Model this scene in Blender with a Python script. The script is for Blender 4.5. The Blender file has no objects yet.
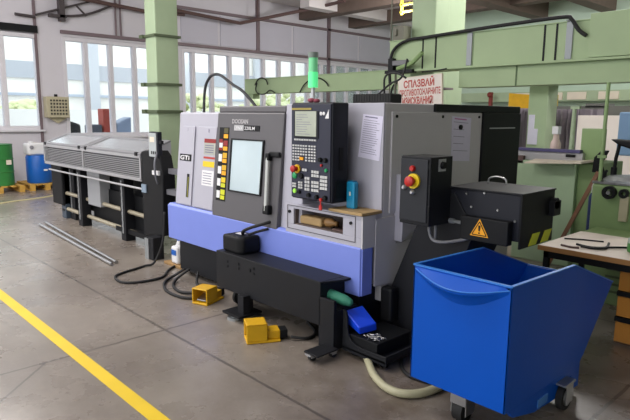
import bpy, bmesh, math, random
from mathutils import Vector, Matrix
random.seed(7)
scene = bpy.context.scene
COL = scene.collection
PI = math.pi
V = Vector

# ------------------------------------------------------------------ materials
def lin(h):
    h = h.lstrip('#')
    out = []
    for i in (0, 2, 4):
        c = int(h[i:i+2], 16) / 255
        out.append(c/12.92 if c <= .04045 else ((c+.055)/1.055)**2.4)
    return out

MATS = {}
def mat(name, hexcol, rough=.5, metal=0., var=.08, scale=6., bump=0., emit=0., spec=.5, coat=0.):
    if name in MATS: return MATS[name]
    m = bpy.data.materials.new(name); m.use_nodes = True
    nt = m.node_tree; b = nt.nodes['Principled BSDF']
    c = lin(hexcol)
    tc = nt.nodes.new('ShaderNodeTexCoord')
    nz = nt.nodes.new('ShaderNodeTexNoise'); nz.inputs['Scale'].default_value = scale
    nz.inputs['Detail'].default_value = 6
    nt.links.new(tc.outputs['Object'], nz.inputs['Vector'])
    mx = nt.nodes.new('ShaderNodeMix'); mx.data_type = 'RGBA'
    mx.inputs['A'].default_value = [x*(1-var) for x in c] + [1]
    mx.inputs['B'].default_value = [min(1, x*(1+var)) for x in c] + [1]
    nt.links.new(nz.outputs['Fac'], mx.inputs['Factor'])
    nt.links.new(mx.outputs['Result'], b.inputs['Base Color'])
    b.inputs['Roughness'].default_value = rough
    b.inputs['Metallic'].default_value = metal
    b.inputs['Specular IOR Level'].default_value = spec
    b.inputs['Coat Weight'].default_value = coat
    if bump:
        bp = nt.nodes.new('ShaderNodeBump'); bp.inputs['Strength'].default_value = bump
        bp.inputs['Distance'].default_value = .01
        nt.links.new(nz.outputs['Fac'], bp.inputs['Height'])
        nt.links.new(bp.outputs['Normal'], b.inputs['Normal'])
    if emit:
        b.inputs['Emission Color'].default_value = c + [1]
        b.inputs['Emission Strength'].default_value = emit
    MATS[name] = m
    return m

light_paint = mat('light_paint', 'ADACB8', .42, var=.03)
end_paint = mat('end_paint', 'BFBDC1', .5, var=.04)
door_grey = mat('door_grey', '565458', .45, var=.05)
apron_blue = mat('apron_blue', '7687D6', .45, var=.04)
black_paint = mat('black_paint', '1C1D21', .5, var=.1, spec=.22)
black_deep = mat('black_deep', '131417', .55, var=.1, spec=.22)
black_rubber = mat('black_rubber', '141416', .7)
panel_navy = mat('panel_navy', '1B1D26', .45, spec=.25)
bin_blue = mat('bin_blue', '004FB8', .42, var=.06, scale=3, spec=.22)
steel = mat('steel', 'A9A9AA', .3, metal=.9)
alu = mat('aluminium', 'B5B5B8', .42, metal=.6)
galv = mat('galvanised', '9EA2A4', .4, metal=.5)
beige_tube = mat('beige_tube', 'A89F8A', .4, metal=.3)
yellow = mat('yellow_paint', 'D6A510', .45, var=.12, scale=15)
yellow_bright = mat('yellow_bright', 'E2C31A', .45)
hazard_yellow = mat('hazard_yellow', 'CDD01E', .5)
orange_sticker = mat('orange_sticker', 'F0A510', .5)
red = mat('red_plastic', 'B5201C', .4)
dark_red = mat('dark_red', '8A1A1C', .5)
green_btn = mat('green_button', '1F9A5A', .35)
white = mat('white_plastic', 'DEDEE0', .5, var=.03)
paper = mat('paper', 'D3D0E4', .7, var=.05, scale=20)
ink = mat('ink', '6D6A86', .7)
magenta_ink = mat('magenta_ink', 'B86BA8', .7)
keycap = mat('keycap', 'C3C4C4', .5)
screen_m = mat('screen', 'A9AFA0', .25, var=.15, scale=12)
green_paint = mat('green_paint', 'A3B595', .6, var=.1, scale=3)
green_beam = mat('green_beam', 'A2B58F', .6, var=.12, scale=2.5, spec=.3)
green_cab = mat('green_cabinet_paint', 'A6BE9C', .55, var=.12, scale=3)
green_mach = mat('green_machine_paint', '86A06C', .5, var=.14, scale=4)
mint = mat('mint_paint', 'BBD0B8', .6, var=.1, scale=2)
drum_green = mat('drum_green', '2F7A3A', .4)
drum_blue = mat('drum_blue', '0C5CB4', .4)
wood = mat('wood', 'A88C60', .6, var=.2, scale=9)
pallet_wood = mat('pallet_wood', 'C79A45', .7, var=.2, scale=9)
brown_wood = mat('brown_wood', '7A5238', .6, var=.2, scale=9)
table_top_m = mat('table_top', 'D6CABF', .55, var=.14, scale=7)
drawer_m = mat('drawer_face', 'C08232', .5, var=.1, scale=6)
brass = mat('brass', 'B08A4A', .35, metal=.7)
rust = mat('rust_brown', '58423F', .6)
brown_beam = mat('brown_beam', '66574F', .8, var=.15)
ceil_white = mat('ceiling_white', 'D9D3D3', .9, var=.05)
wall_white = mat('wall_white', 'CFCBD2', .85, var=.05, scale=1.5)
wall_panel = mat('wall_panel', 'BFBCC8', .8, var=.04, scale=2)
wall_mint = mat('wall_mint', 'B9CDBB', .85, var=.06)
frame_white = mat('window_frame_paint', 'D5D2D8', .6)
rail_brown = mat('rail_brown', '75656A', .6)
pink_cream = mat('pink_cream', 'E8DCD8', .7, var=.06, scale=2)
curtain_grey = mat('curtain_grey', '8D848E', .6, var=.2, scale=4)
curtain_yellow = mat('curtain_yellow', 'D8A60E', .6, var=.2, scale=8)
panel_blue = mat('panel_blue', '7596BC', .5)
rail_purple = mat('rail_purple', '4A4672', .5)
cream = mat('cream', 'DCD2C0', .6)
hose_cream = mat('hose_cream', 'A7A386', .5)
sky_blue_plastic = mat('sky_blue_plastic', '1288B4', .35)
royal_blue = mat('royal_blue_plastic', '0D45DC', .4)
rag_green = mat('rag_green', '2F7A62', .7, var=.2, scale=20)
beige_box = mat('beige_box', 'B5AD92', .6)
cardboard = mat('cardboard', '9C7B50', .8)
sign_white = mat('sign_white', 'DAD2CA', .6)
sign_red = mat('sign_red', 'B03A30', .6)
tower_green = mat('tower_green', '58E08C', .3, emit=.55)
tower_green_dim = mat('tower_green_dim', '6FC78E', .3, emit=.12)
line_yellow = mat('line_yellow', 'E0BE0A', .5, var=.12, scale=5)
foliage_m = mat('foliage', 'D6DBAE', .9, var=.3, scale=1.2)
facade_m = mat('facade', 'B4BDCB', .8, var=.1, scale=.4)
facade_dark = mat('facade_glass', '7C8CA4', .5)
asphalt = mat('asphalt', 'C3C4C6', .9, var=.1, scale=1)
handle_grey = mat('handle_grey', 'B9BBB8', .35, metal=.3)
glass_door_m = mat('door_glass', 'BACBD2', .12, var=.12, scale=3, spec=.8)

def glass_mat():
    m = bpy.data.materials.new('window_glass'); m.use_nodes = True
    nt = m.node_tree; nt.nodes.clear()
    o = nt.nodes.new('ShaderNodeOutputMaterial')
    t = nt.nodes.new('ShaderNodeBsdfTransparent'); t.inputs[0].default_value = (.9, .94, .96, 1)
    g = nt.nodes.new('ShaderNodeBsdfGlossy'); g.inputs['Roughness'].default_value = .25
    f = nt.nodes.new('ShaderNodeFresnel'); f.inputs['IOR'].default_value = 1.45
    mx = nt.nodes.new('ShaderNodeMixShader')
    nt.links.new(f.outputs[0], mx.inputs[0]); nt.links.new(t.outputs[0], mx.inputs[1])
    nt.links.new(g.outputs[0], mx.inputs[2]); nt.links.new(mx.outputs[0], o.inputs[0])
    return m
glass = glass_mat()

def cover_mat():
    m = bpy.data.materials.new('clear_cover'); m.use_nodes = True
    nt = m.node_tree; nt.nodes.clear()
    o = nt.nodes.new('ShaderNodeOutputMaterial')
    t = nt.nodes.new('ShaderNodeBsdfTransparent'); t.inputs[0].default_value = (.8, .82, .84, 1)
    g = nt.nodes.new('ShaderNodeBsdfPrincipled'); g.inputs['Roughness'].default_value = .18
    g.inputs['Base Color'].default_value = (.7, .72, .75, 1)
    mx = nt.nodes.new('ShaderNodeMixShader'); mx.inputs[0].default_value = .6
    g.inputs['Metallic'].default_value = .5
    nt.links.new(t.outputs[0], mx.inputs[1]); nt.links.new(g.outputs[0], mx.inputs[2])
    nt.links.new(mx.outputs[0], o.inputs[0])
    return m
clear_cover = cover_mat()

def floor_mat():
    m = bpy.data.materials.new('concrete_floor'); m.use_nodes = True
    nt = m.node_tree; b = nt.nodes['Principled BSDF']; L = nt.links.new
    tc = nt.nodes.new('ShaderNodeTexCoord'); sp = nt.nodes.new('ShaderNodeSeparateXYZ')
    L(tc.outputs['Object'], sp.inputs[0])
    def noise(s, d=6, r=.6):
        n = nt.nodes.new('ShaderNodeTexNoise'); n.inputs['Scale'].default_value = s
        n.inputs['Detail'].default_value = d; n.inputs['Roughness'].default_value = r
        L(tc.outputs['Object'], n.inputs['Vector']); return n.outputs['Fac']
    def math_(op, a, b2=None, clamp=False):
        n = nt.nodes.new('ShaderNodeMath'); n.operation = op; n.use_clamp = clamp
        for i, x in enumerate((a, b2)):
            if x is None: continue
            if isinstance(x, (int, float)): n.inputs[i].default_value = x
            else: L(x, n.inputs[i])
        return n.outputs[0]
    def mix(f, a, c):
        n = nt.nodes.new('ShaderNodeMix'); n.data_type = 'RGBA'
        if isinstance(f, (int, float)): n.inputs['Factor'].default_value = f
        else: L(f, n.inputs['Factor'])
        for k, x in (('A', a), ('B', c)):
            if isinstance(x, (list, tuple)): n.inputs[k].default_value = list(x) + [1]
            else: L(x, n.inputs[k])
        return n.outputs['Result']
    def ramp(fac, lo, hi):
        n = nt.nodes.new('ShaderNodeMapRange'); n.inputs['From Min'].default_value = lo
        n.inputs['From Max'].default_value = hi; L(fac, n.inputs['Value']); return n.outputs['Result']
    base = mix(ramp(noise(.7), .35, .65), lin('766D66'), lin('91887F'))
    base = mix(math_('MULTIPLY', ramp(noise(5, 10, .7), .42, .7), .35), base, lin('5E554E'))
    base = mix(math_('MULTIPLY', ramp(noise(34, 4), .55, .75), .25), base, lin('9F968C'))
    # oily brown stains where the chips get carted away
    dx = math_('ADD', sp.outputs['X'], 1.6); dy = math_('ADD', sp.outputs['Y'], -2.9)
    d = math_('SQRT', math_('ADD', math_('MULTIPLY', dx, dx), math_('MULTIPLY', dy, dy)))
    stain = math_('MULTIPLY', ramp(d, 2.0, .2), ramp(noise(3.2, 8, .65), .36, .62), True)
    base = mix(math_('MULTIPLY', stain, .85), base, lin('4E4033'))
    # saw-cut joints of the slab
    X, Y = sp.outputs['X'], sp.outputs['Y']
    w = math_('MULTIPLY', math_('ADD', noise(9), -.5), .02)
    joints = None
    for ax, p0, hw in ((X, -3.97, .011), (X, -6.87, .011), (X, -9.8, .011), (X, -12.7, .011), (X, -1.1, .011), (Y, 2.12, .011), (Y, -.8, .011), (Y, 5.0, .011), (Y, 7.9, .011)):
        j = math_('LESS_THAN', math_('ABSOLUTE', math_('ADD', math_('ADD', ax, -p0), w)), hw)
        joints = j if joints is None else math_('MAXIMUM', joints, j)
    # a diagonal crack running from the joint
    cr = math_('LESS_THAN', math_('ABSOLUTE', math_('ADD', math_('ADD', math_('ADD', X, Y), w), 2.76)), .012)
    cr = math_('MULTIPLY', cr, math_('MULTIPLY', math_('GREATER_THAN', X, -3.97), math_('LESS_THAN', X, -3.0)))
    joints = math_('MAXIMUM', joints, cr)
    base = mix(math_('MULTIPLY', joints, .62), base, lin('2E2A28'))
    L(base, b.inputs['Base Color'])
    r = nt.nodes.new('ShaderNodeMapRange'); r.inputs['To Min'].default_value = .15; r.inputs['To Max'].default_value = .42
    L(noise(2.2, 8), r.inputs['Value']); L(r.outputs[0], b.inputs['Roughness'])
    bp = nt.nodes.new('ShaderNodeBump'); bp.inputs['Strength'].default_value = .15; bp.inputs['Distance'].default_value = .004
    L(noise(40, 6), bp.inputs['Height']); L(bp.outputs[0], b.inputs['Normal'])
    return m
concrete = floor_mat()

# ------------------------------------------------------------------ geometry helper
class MB:
    """collects shapes in world coordinates; build() links them as ONE mesh"""
    def __init__(s): s.bm = bmesh.new(); s.mi = 0; s.mats = []
    def use(s, m):
        if m not in s.mats: s.mats.append(m)
        s.mi = s.mats.index(m); return s
    def face(s, vs):
        try:
            f = s.bm.faces.new(vs); f.material_index = s.mi; return f
        except ValueError: return None
    def hexa(s, p):
        v = [s.bm.verts.new(q) for q in p]
        for f in ((3, 2, 1, 0), (4, 5, 6, 7), (0, 1, 5, 4), (1, 2, 6, 5), (2, 3, 7, 6), (3, 0, 4, 7)): s.face([v[i] for i in f])
        return s
    def box(s, x0, x1, y0, y1, z0, z1):
        x0, x1 = sorted((x0, x1)); y0, y1 = sorted((y0, y1)); z0, z1 = sorted((z0, z1))
        return s.hexa([(x0, y0, z0), (x1, y0, z0), (x1, y1, z0), (x0, y1, z0), (x0, y0, z1), (x1, y0, z1), (x1, y1, z1), (x0, y1, z1)])
    def fbox(s, fr, a0, a1, b0, b1, c0, c1):
        """box in a frame fr = (origin, u, v, n)"""
        o, u, v, n = fr
        P = lambda a, b, c: o + u*a + v*b + n*c
        return s.hexa([P(a0, b0, c0), P(a1, b0, c0), P(a1, b0, c1), P(a0, b0, c1), P(a0, b1, c0), P(a1, b1, c0), P(a1, b1, c1), P(a0, b1, c1)])
    def prism(s, poly, ext):
        e = V(ext)
        a = [s.bm.verts.new(q) for q in poly]; b = [s.bm.verts.new(V(q)+e) for q in poly]
        s.face(a[::-1]); s.face(b)
        n = len(a)
        for i in range(n): s.face([a[i], a[(i+1) % n], b[(i+1) % n], b[i]])
        return s
    def prof(s, x0, x1, yz):
        """profile in the YZ plane run along X"""
        return s.prism([(x0, y, z) for y, z in yz], (x1-x0, 0, 0))
    def xprof(s, y0, y1, xz):
        return s.prism([(x, y0, z) for x, z in xz], (0, y1-y0, 0))
    def ring(s, c, ax, r, n):
        ax = ax.normalized(); t = V((0, 0, 1)) if abs(ax.z) < .9 else V((1, 0, 0))
        u = ax.cross(t).normalized(); w = ax.cross(u)
        return [s.bm.verts.new(c + (u*math.cos(2*PI*i/n) + w*math.sin(2*PI*i/n))*r) for i in range(n)]
    def loft(s, rings, cap=True):
        n = len(rings[0])
        for a, b in zip(rings, rings[1:]):
            for i in range(n): s.face([a[i], a[(i+1) % n], b[(i+1) % n], b[i]])
        if cap: s.face(rings[0][::-1]); s.face(rings[-1])
        return s
    def cyl(s, p0, p1, r, r1=None, n=20):
        p0, p1 = V(p0), V(p1); ax = p1-p0
        return s.loft([s.ring(p0, ax, r, n), s.ring(p1, ax, r if r1 is None else r1, n)])
    def turn(s, c, prof, ax=(0, 0, 1), n=28):
        ax = V(ax); c = V(c)
        return s.loft([s.ring(c + ax*h, ax, max(r, 1e-4), n) for r, h in prof])
    def annulus(s, c, ax, r0, r1, h, n=24):
        c = V(c); ax = V(ax).normalized()
        o0, o1 = s.ring(c, ax, r1, n), s.ring(c+ax*h, ax, r1, n)
        i0, i1 = s.ring(c, ax, r0, n), s.ring(c+ax*h, ax, r0, n)
        for i in range(n):
            j = (i+1) % n
            s.face([o0[i], o0[j], o1[j], o1[i]]); s.face([i0[j], i0[i], i1[i], i1[j]])
            s.face([o1[i], o1[j], i1[j], i1[i]]); s.face([o0[j], o0[i], i0[i], i0[j]])
        return s
    def tube(s, pts, r, n=8, sub=6, smooth=True):
        P = [V(p) for p in pts]
        if smooth and len(P) > 2:
            Q = []
            for i in range(len(P)-1):
                a, b, c, d = P[max(i-1, 0)], P[i], P[i+1], P[min(i+2, len(P)-1)]
                for k in range(sub):
                    t = k/sub
                    Q.append(.5*((2*b) + (c-a)*t + (2*a-5*b+4*c-d)*t*t + (3*b-a-3*c+d)*t**3))
            Q.append(P[-1]); P = Q
        rings = []; u = None
        for i, p in enumerate(P):
            t = (P[min(i+1, len(P)-1)] - P[max(i-1, 0)]).normalized()
            if u is None:
                h = V((0, 0, 1)) if abs(t.z) < .9 else V((1, 0, 0)); u = t.cross(h).normalized()
            u = (u - t*u.dot(t)).normalized(); w = t.cross(u)
            rings.append([s.bm.verts.new(p + (u*math.cos(2*PI*k/n) + w*math.sin(2*PI*k/n))*r) for k in range(n)])
        return s.loft(rings)
    def ball(s, c, r, n=12, sq=(1, 1, 1)):
        c = V(c); rings = []
        for i in range(n//2+1):
            a = -PI/2 + PI*i/(n//2); rr = max(math.cos(a)*r, 1e-4)
            rings.append([s.bm.verts.new(c + V((rr*math.cos(2*PI*k/n)*sq[0], rr*math.sin(2*PI*k/n)*sq[1], r*math.sin(a)*sq[2]))) for k in range(n)])
        return s.loft(rings)
    def text(s, t, o, u, v, size, depth=.002, width=None, bold=0.):
        """raised lettering: origin bottom-left, u along the line, v up"""
        cu = bpy.data.curves.new('lettering', 'FONT'); cu.body = t; cu.size = 1; cu.extrude = .0; cu.offset = bold; cu.resolution_u = 2
        ob = bpy.data.objects.new('lettering', cu); COL.objects.link(ob)
        dg = bpy.context.evaluated_depsgraph_get(); me = bpy.data.meshes.new_from_object(ob.evaluated_get(dg))
        bpy.data.objects.remove(ob); bpy.data.curves.remove(cu)
        u, v, o = V(u).normalized(), V(v).normalized(), V(o); n = u.cross(v)
        xs = [q.co.x for q in me.vertices] or [0, 1]
        sx = size if width is None else width/(max(xs)-min(xs)); x0 = min(xs)
        vs = [s.bm.verts.new(o + u*((q.co.x-x0)*sx) + v*(q.co.y*size) + n*depth) for q in me.vertices]
        for p in me.polygons: s.face([vs[i] for i in p.vertices])
        bpy.data.meshes.remove(me); return s
    def build(s, name, m=None, parent=None, bevel=0., smooth=False, seg=2):
        if m is not None and not s.mats: s.mats = [m]
        bmesh.ops.recalc_face_normals(s.bm, faces=s.bm.faces)
        if parent is not None:
            p = parent; off = V((0, 0, 0))
            while p is not None: off += p.location; p = p.parent
            bmesh.ops.translate(s.bm, verts=s.bm.verts, vec=-off)
        me = bpy.data.meshes.new(name); s.bm.to_mesh(me); s.bm.free()
        for k in s.mats: me.materials.append(k)
        if smooth:
            for f in me.polygons: f.use_smooth = True
        o = bpy.data.objects.new(name, me); COL.objects.link(o); o.parent = parent
        if bevel:
            b = o.modifiers.new('edge', 'BEVEL'); b.width = bevel; b.segments = seg; b.limit_method = 'ANGLE'; b.angle_limit = math.radians(40)
            b.harden_normals = False
        if smooth and not bevel:
            pass
        return o

def smooth_angle(o, deg=40):
    me = o.data
    for f in me.polygons: f.use_smooth = True
    try: me.set_sharp_from_angle(angle=math.radians(deg))
    except Exception: pass
    return o

def tag(o, label, cat, group=None):
    o['label'] = label; o['category'] = cat
    if group: o['group'] = group
    return o
def thing(name, label, cat, loc, group=None):
    o = bpy.data.objects.new(name, None); COL.objects.link(o); o.location = loc
    o.empty_display_size = .1
    return tag(o, label, cat, group)
def struct(o): o['kind'] = 'structure'; return o

# ------------------------------------------------------------------ setting
WX = -14.8          # the window wall stands across the far end of the machine line
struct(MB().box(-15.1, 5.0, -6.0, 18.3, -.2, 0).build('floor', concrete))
struct(MB().box(-12.6, 4.9, 1.372, 1.462, 0, .002).build('trim_1', line_yellow))
struct(MB().box(-15.1, 5.0, -6.0, 18.3, 5.25, 5.5).build('ceiling', ceil_white))
struct(MB().tube([(-11.3, 2.45, .004), (-11.69, 2.85, .004), (-11.86, 3.03, .004), (-12.0, 3.35, .004), (-12.07, 3.61, .004), (-12.2, 3.95, .004), (-12.5, 4.5, .004)], .018, 6).build('trim_19', mat('old_line', 'BDB488', .6)))
# window wall: openings for three windows
WIN = [(2.2, 4.86, 1.31, 3.55, [2.9, 3.45, 4.05]), (5.40, 8.58, 1.12, 3.56, [5.99, 6.64, 7.30, 7.95]), (8.72, 17.6, 1.12, 3.56, [9.11, 9.75, 10.4, 11.07, 11.71, 12.36, 13.0, 13.65, 14.3, 14.95, 15.6, 16.25, 16.9])]
w = MB()
w.box(WX-.25, WX, -6, 18.0, 0, 1.12).box(WX-.25, WX, 2.2, 4.86, 1.12, 1.31).box(WX-.25, WX, -6, 18.0, 3.57, 5.25)
w.box(WX-.25, WX, 1.9, 2.2, 1.12, 3.57)
w.box(WX-.25, WX, 17.6, 18.0, 1.12, 3.57).box(WX-.25, WX, 8.58, 8.72, 1.12, 3.57).box(WX-.25, WX, 4.86, 5.40, 1.12, 3.57)
struct(w.build('wall_left', wall_white))
for i, (y0, y1, z0, z1, mul) in enumerate(WIN):
    r = struct(MB().box(WX-.16, WX+.02, y0, y0+.09, z0, z1).box(WX-.16, WX+.02, y1-.09, y1, z0, z1).box(WX-.16, WX+.02, y0+.09, y1-.09, z0, z0+.09).box(WX-.16, WX+.02, y0+.09, y1-.09, z1-.09, z1).build('window_%d' % (i+1), frame_white))
    ys = [y0+.04] + mul + [y1-.04]
    for y in mul:
        o = MB().box(WX-.15, WX+.01, y-.055, y+.055, z0+.09, z1-.09).build('mullion', frame_white, r, .008)
    for a, b in zip(ys, ys[1:]):
        MB().box(WX-.09, WX-.083, a+.05, b-.05, z0+.09, z1-.09).build('pane', glass, r)
struct(MB().box(WX, WX+.16, 5.40, 17.6, 1.07, 1.12).build('trim_2', frame_white, None, .006))
struct(MB().box(WX, WX+.10, -1, 4.86, 1.26, 1.31).build('trim_3', frame_white, None, .006))
# cladding panels and rails above the windows
t = MB()
y = 8.72
for y0, y1 in ((8.72, 9.95), (10.05, 11.38), (11.5, 12.85), (12.95, 14.5), (14.66, 16.1), (16.2, 17.95)):
    t.box(WX, WX+.03, y0, y1, 3.74, 4.6)
struct(t.build('trim_4', wall_panel))
struct(MB().box(WX, WX+.08, 2.0, 4.84, 3.58, 3.74).build('trim_5', black_deep))
struct(MB().box(WX, WX+.07, 5.38, 18.0, 3.63, 3.71).build('trim_6', rail_brown))
struct(MB().box(WX, WX+.07, 8.0, 18.0, 4.63, 4.71).build('trim_7', rail_brown))
struct(MB().box(WX, WX+.07, 11.38, 11.50, 3.71, 5.25).box(WX, WX+.07, 14.52, 14.64, 2.0, 5.25).build('trim_8', rail_brown))
struct(MB().box(WX, WX+.04, 4.77, 4.83, 0, 5.25).build('trim_9', rail_brown))
# back wall, right wall
struct(MB().box(-15.1, 5.0, 18.0, 18.3, 0, 5.25).build('wall_back', wall_mint))
struct(MB().box(4.4, 4.7, -6, 18.0, 0, 5.25).build('wall_right', mat('wall_right_paint', '858B80', .9)))
b = MB()
for y in (17.55,): b.box(-11.2, 4.4, y, 18.0, 2.2, 2.5)
struct(b.build('trim_10', green_paint))
b = MB()
for x in (-9.2, -8.2, -7.5, -6.6, -5.7): b.box(x, x+.55, 17.5, 17.55, 2.24, 2.46)
struct(b.build('trim_11', cream))
# columns
struct(MB().box(-10.48, -10.08, 5.40, 5.88, 0, 5.25).build('column_1', green_paint, None, .02))
m_ = MB()
for z, h in ((3.14, .045), (2.24, .05), (1.72, .06)): m_.box(-10.52, -10.04, 5.36, 5.92, z, z+h).box(-10.60, -10.46, 5.33, 5.40, z-.01, z+h+.01)
struct(m_.build('trim_12', mat('band_dark', '4E5A40', .6)))
struct(MB().box(-6.05, -5.577, 7.9, 8.29, 0, 5.25).box(-5.98, -5.60, 8.29, 8.80, 0, 5.25).build('column_2', green_paint, None, .02))
# ceiling beams
for i, (x0, x1, y0, y1, z0, c) in enumerate([(-14.8, 4.4, 15.6, 16.0, 4.85, brown_beam), (-14.8, 4.4, 13.2, 13.6, 4.85, brown_beam), (-11.9, -11.5, 16.0, 18.0, 4.95, ceil_white), (-13.4, -13.0, 12.0, 18, 4.9, ceil_white), (-8.9, -8.5, 10, 18, 4.75, brown_beam), (-6.9, -6.5, 10, 18, 4.75, brown_beam), (-8.0, 4.4, 10.9, 11.2, 4.9, brown_beam)]):
    struct(MB().box(x0, x1, y0, y1, z0, 5.25).build('beam_%d' % (i+1), c))

# outside the windows: yard, trees, far building
struct(MB().box(-90, -15.06, -60, 90, -.5, -.25).build('ground', asphalt))
r = thing('office_building', 'pale building with a blue-grey band seen far beyond the windows', 'building', (-52, 25, -.25))
MB().box(-60, -50, -40, 90, -.25, 9.8).build('facade', mat('facade_white', 'F2EEE6', .8, var=.06, scale=.3), r)
MB().box(-50, -49.8, -40, 90, 4.5, 5.8).build('window_band', mat('band_blue', 'B3B7BE', .8, var=.15, scale=.25), r)
MB().box(-50, -49.7, -40, 90, 3.1, 3.3).build('ledge', facade_m, r)
for y in range(-34, 90, 9): MB().box(-49.9, -49.5, y, y+1.1, -.25, 9.8).build('pilaster', mat('pilaster', 'C2C6CC', .8), r)
tr = [(-38, 5.5, 3.4), (-36, 11.0, 3.0), (-37, 23, 3.8), (-36, 28.5, 4.0), (-39, 34, 4.2), (-37, 40, 4.2)]
tl = ['leftmost', 'second from left', 'third from left', 'fourth from left', 'fifth from left', 'rightmost']
for i, (x, y, h) in enumerate(tr):
    r = thing('yard_tree', 'pale yellow-green bush-like tree outside the long windows, %s of the row' % tl[i], 'tree', (x, y, -.25), 'trees in the yard outside')
    m_ = MB()
    for k in range(130):
        a = random.random()*2*PI; q = random.random()**.5*1.9
        m_.ball((x+math.cos(a)*q, y+math.sin(a)*q, .7+random.random()*(h-1.2)*(1-.12*q*q)), .2+random.random()*.28, 8, (1, 1, .7))
    m_.build('crown', foliage_m, r, smooth=True)
    MB().cyl((x, y, -.25), (x, y, 1.6), .14, .1, 10).build('trunk', brown_wood, r)
struct(MB().box(-31, -30.8, -40, 60, -.25, 1.9).build('wall_outside', mat('yard_wall', 'E4E2DC', .9, var=.08, scale=.5)))
tag(MB().box(-17.4, -17.0, 7.30, 7.62, -.25, 1.85).build('red_cabinet', mat('red_brown', '9A3A2C', .6), None, .02), 'red upright cabinet in the yard seen through the long window', 'cabinet')
tag(MB().prism([(-17.5, 7.66, -.25), (-17.5, 8.15, -.25), (-17.5, 8.2, 1.62), (-17.5, 8.0, 1.55), (-17.5, 7.7, 1.40)], (.5, 0, 0)).build('covered_crate', facade_dark, None, .05), 'blue-grey covered crate in the yard right of the red cabinet', 'crate')
tag(MB().box(-17.5, -17.0, 6.9, 7.26, -.25, 1.38).build('covered_crate', mat('crate_dark', '4A4E58', .7), None, .05), 'dark crate in the yard left of the red cabinet', 'crate')
tag(MB().prism([(-17.5, 6.1, -.25), (-17.5, 6.62, -.25), (-17.5, 6.62, 1.38), (-17.5, 6.35, 1.48), (-17.5, 6.1, 1.3)], (.5, 0, 0)).build('covered_crate', black_paint, None, .05), 'black crate in the yard behind the beige wall cabinet', 'crate')

# ------------------------------------------------------------------ CNC lathe
LX = (-4.1, 4.0, 0)
lathe = thing('cnc_lathe', 'large grey and blue turning machine with sloped door and control panel', 'machine', LX)
MB().box(-5.36, -2.75, 3.07, 4.95, .05, .42).build('bed', black_paint, lathe, .01)
# blue apron
MB().prof(-5.48, -2.695, [(3.01, .388), (3.01, .745), (3.035, .765), (3.12, .765), (3.12, .388)]).build('apron', apron_blue, lathe, .006)
# headstock cabinet
MB().prof(-5.38, -4.635, [(3.045, .765), (3.138, 1.722), (4.85, 1.722), (4.85, .765)]).build('headstock_cabinet', light_paint, lathe, .012)
# door frame: origin at foot of the slope
so = V((0, 3.04, .74)); sv = V((0, .0957, .9954)); sn = V((0, -.9954, .0957)); FR = (so, V((1, 0, 0)), sv, sn)
o = MB()
for a0, a1 in ((-5.285, -5.05), (-4.985, -4.66)):
    o.fbox(FR, a0, a1, .04, .846, 0, .012)
cd = o.build('cabinet_door', light_paint, lathe, .004)
m_ = MB(); m_.text('1', FR[0]+V((-5.18, 0, 0))+sv*.795+sn*.013, (1, 0, 0), sv, .05, .001); m_.build('lettering', ink, cd)
m_ = MB(); m_.text('8', FR[0]+V((-4.80, 0, 0))+sv*.79+sn*.013, (1, 0, 0), sv, .05, .001)
m_.build('lettering', ink, cd)
MB().use(black_deep).fbox(FR, -5.305, -5.085, .49, .56, .012, .016).build('badge', black_deep, cd, .003)
m_ = MB(); m_.text('GTi', FR[0]+V((-5.295, 0, 0))+sv*.503+sn*.0165, (1, 0, 0), sv, .06, .001, width=.18, bold=.03); m_.build('badge_lettering', white, cd)
m_ = MB().fbox(FR, -5.145, -5.105, .12, .36, .012, .016); m_.build('slot', black_deep, cd)
m_ = MB().fbox(FR, -5.122, -5.108, .125, .33, .016, .019); m_.build('slot_strip', mat('olive', '8A8A3A', .5), cd)
m_ = MB(); 
m_.use(dark_red).fbox(FR, -4.86, -4.66, .69, .73, .012, .014)
m_.use(mat('label_grey', 'A7A9A0', .6)).fbox(FR, -4.86, -4.66, .575, .69, .012, .014)
m_.use(sign_red).fbox(FR, -4.86, -4.66, .535, .555, .012, .014)
m_.use(yellow_bright).fbox(FR, -4.865, -4.665, .455, .51, .012, .014)
m_.use(white).fbox(FR, -4.87, -4.665, .27, .42, .012, .014)
m_.use(ink)
for k in range(5): m_.fbox(FR, -4.85, -4.70, .29+k*.025, .296+k*.025, .014, .015)
for k in range(4): m_.fbox(FR, -4.84, -4.69, .595+k*.022, .603+k*.022, .014, .015)
m_.build('sticker', white, cd)
# body behind the sliding door and right-hand enclosure
MB().prof(-4.634, -3.40, [(3.075, .74), (3.165, 1.76), (4.9, 1.76), (4.9, .74)]).build('door_housing', light_paint, lathe, .008)
enc = MB().box(-3.64, -2.695, 3.25, 5.2, .30, 1.797).build('enclosure', end_paint, lathe, .01)
MB().prof(-3.66, -3.40, [(3.06, .74), (3.13, 1.792), (3.26, 1.792), (3.26, .74)]).build('side_post', light_paint, lathe, .006)
MB().box(-3.40, -2.697, 3.235, 3.252, .985, 1.796).build('front_cover', light_paint, lathe, .004)
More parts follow.
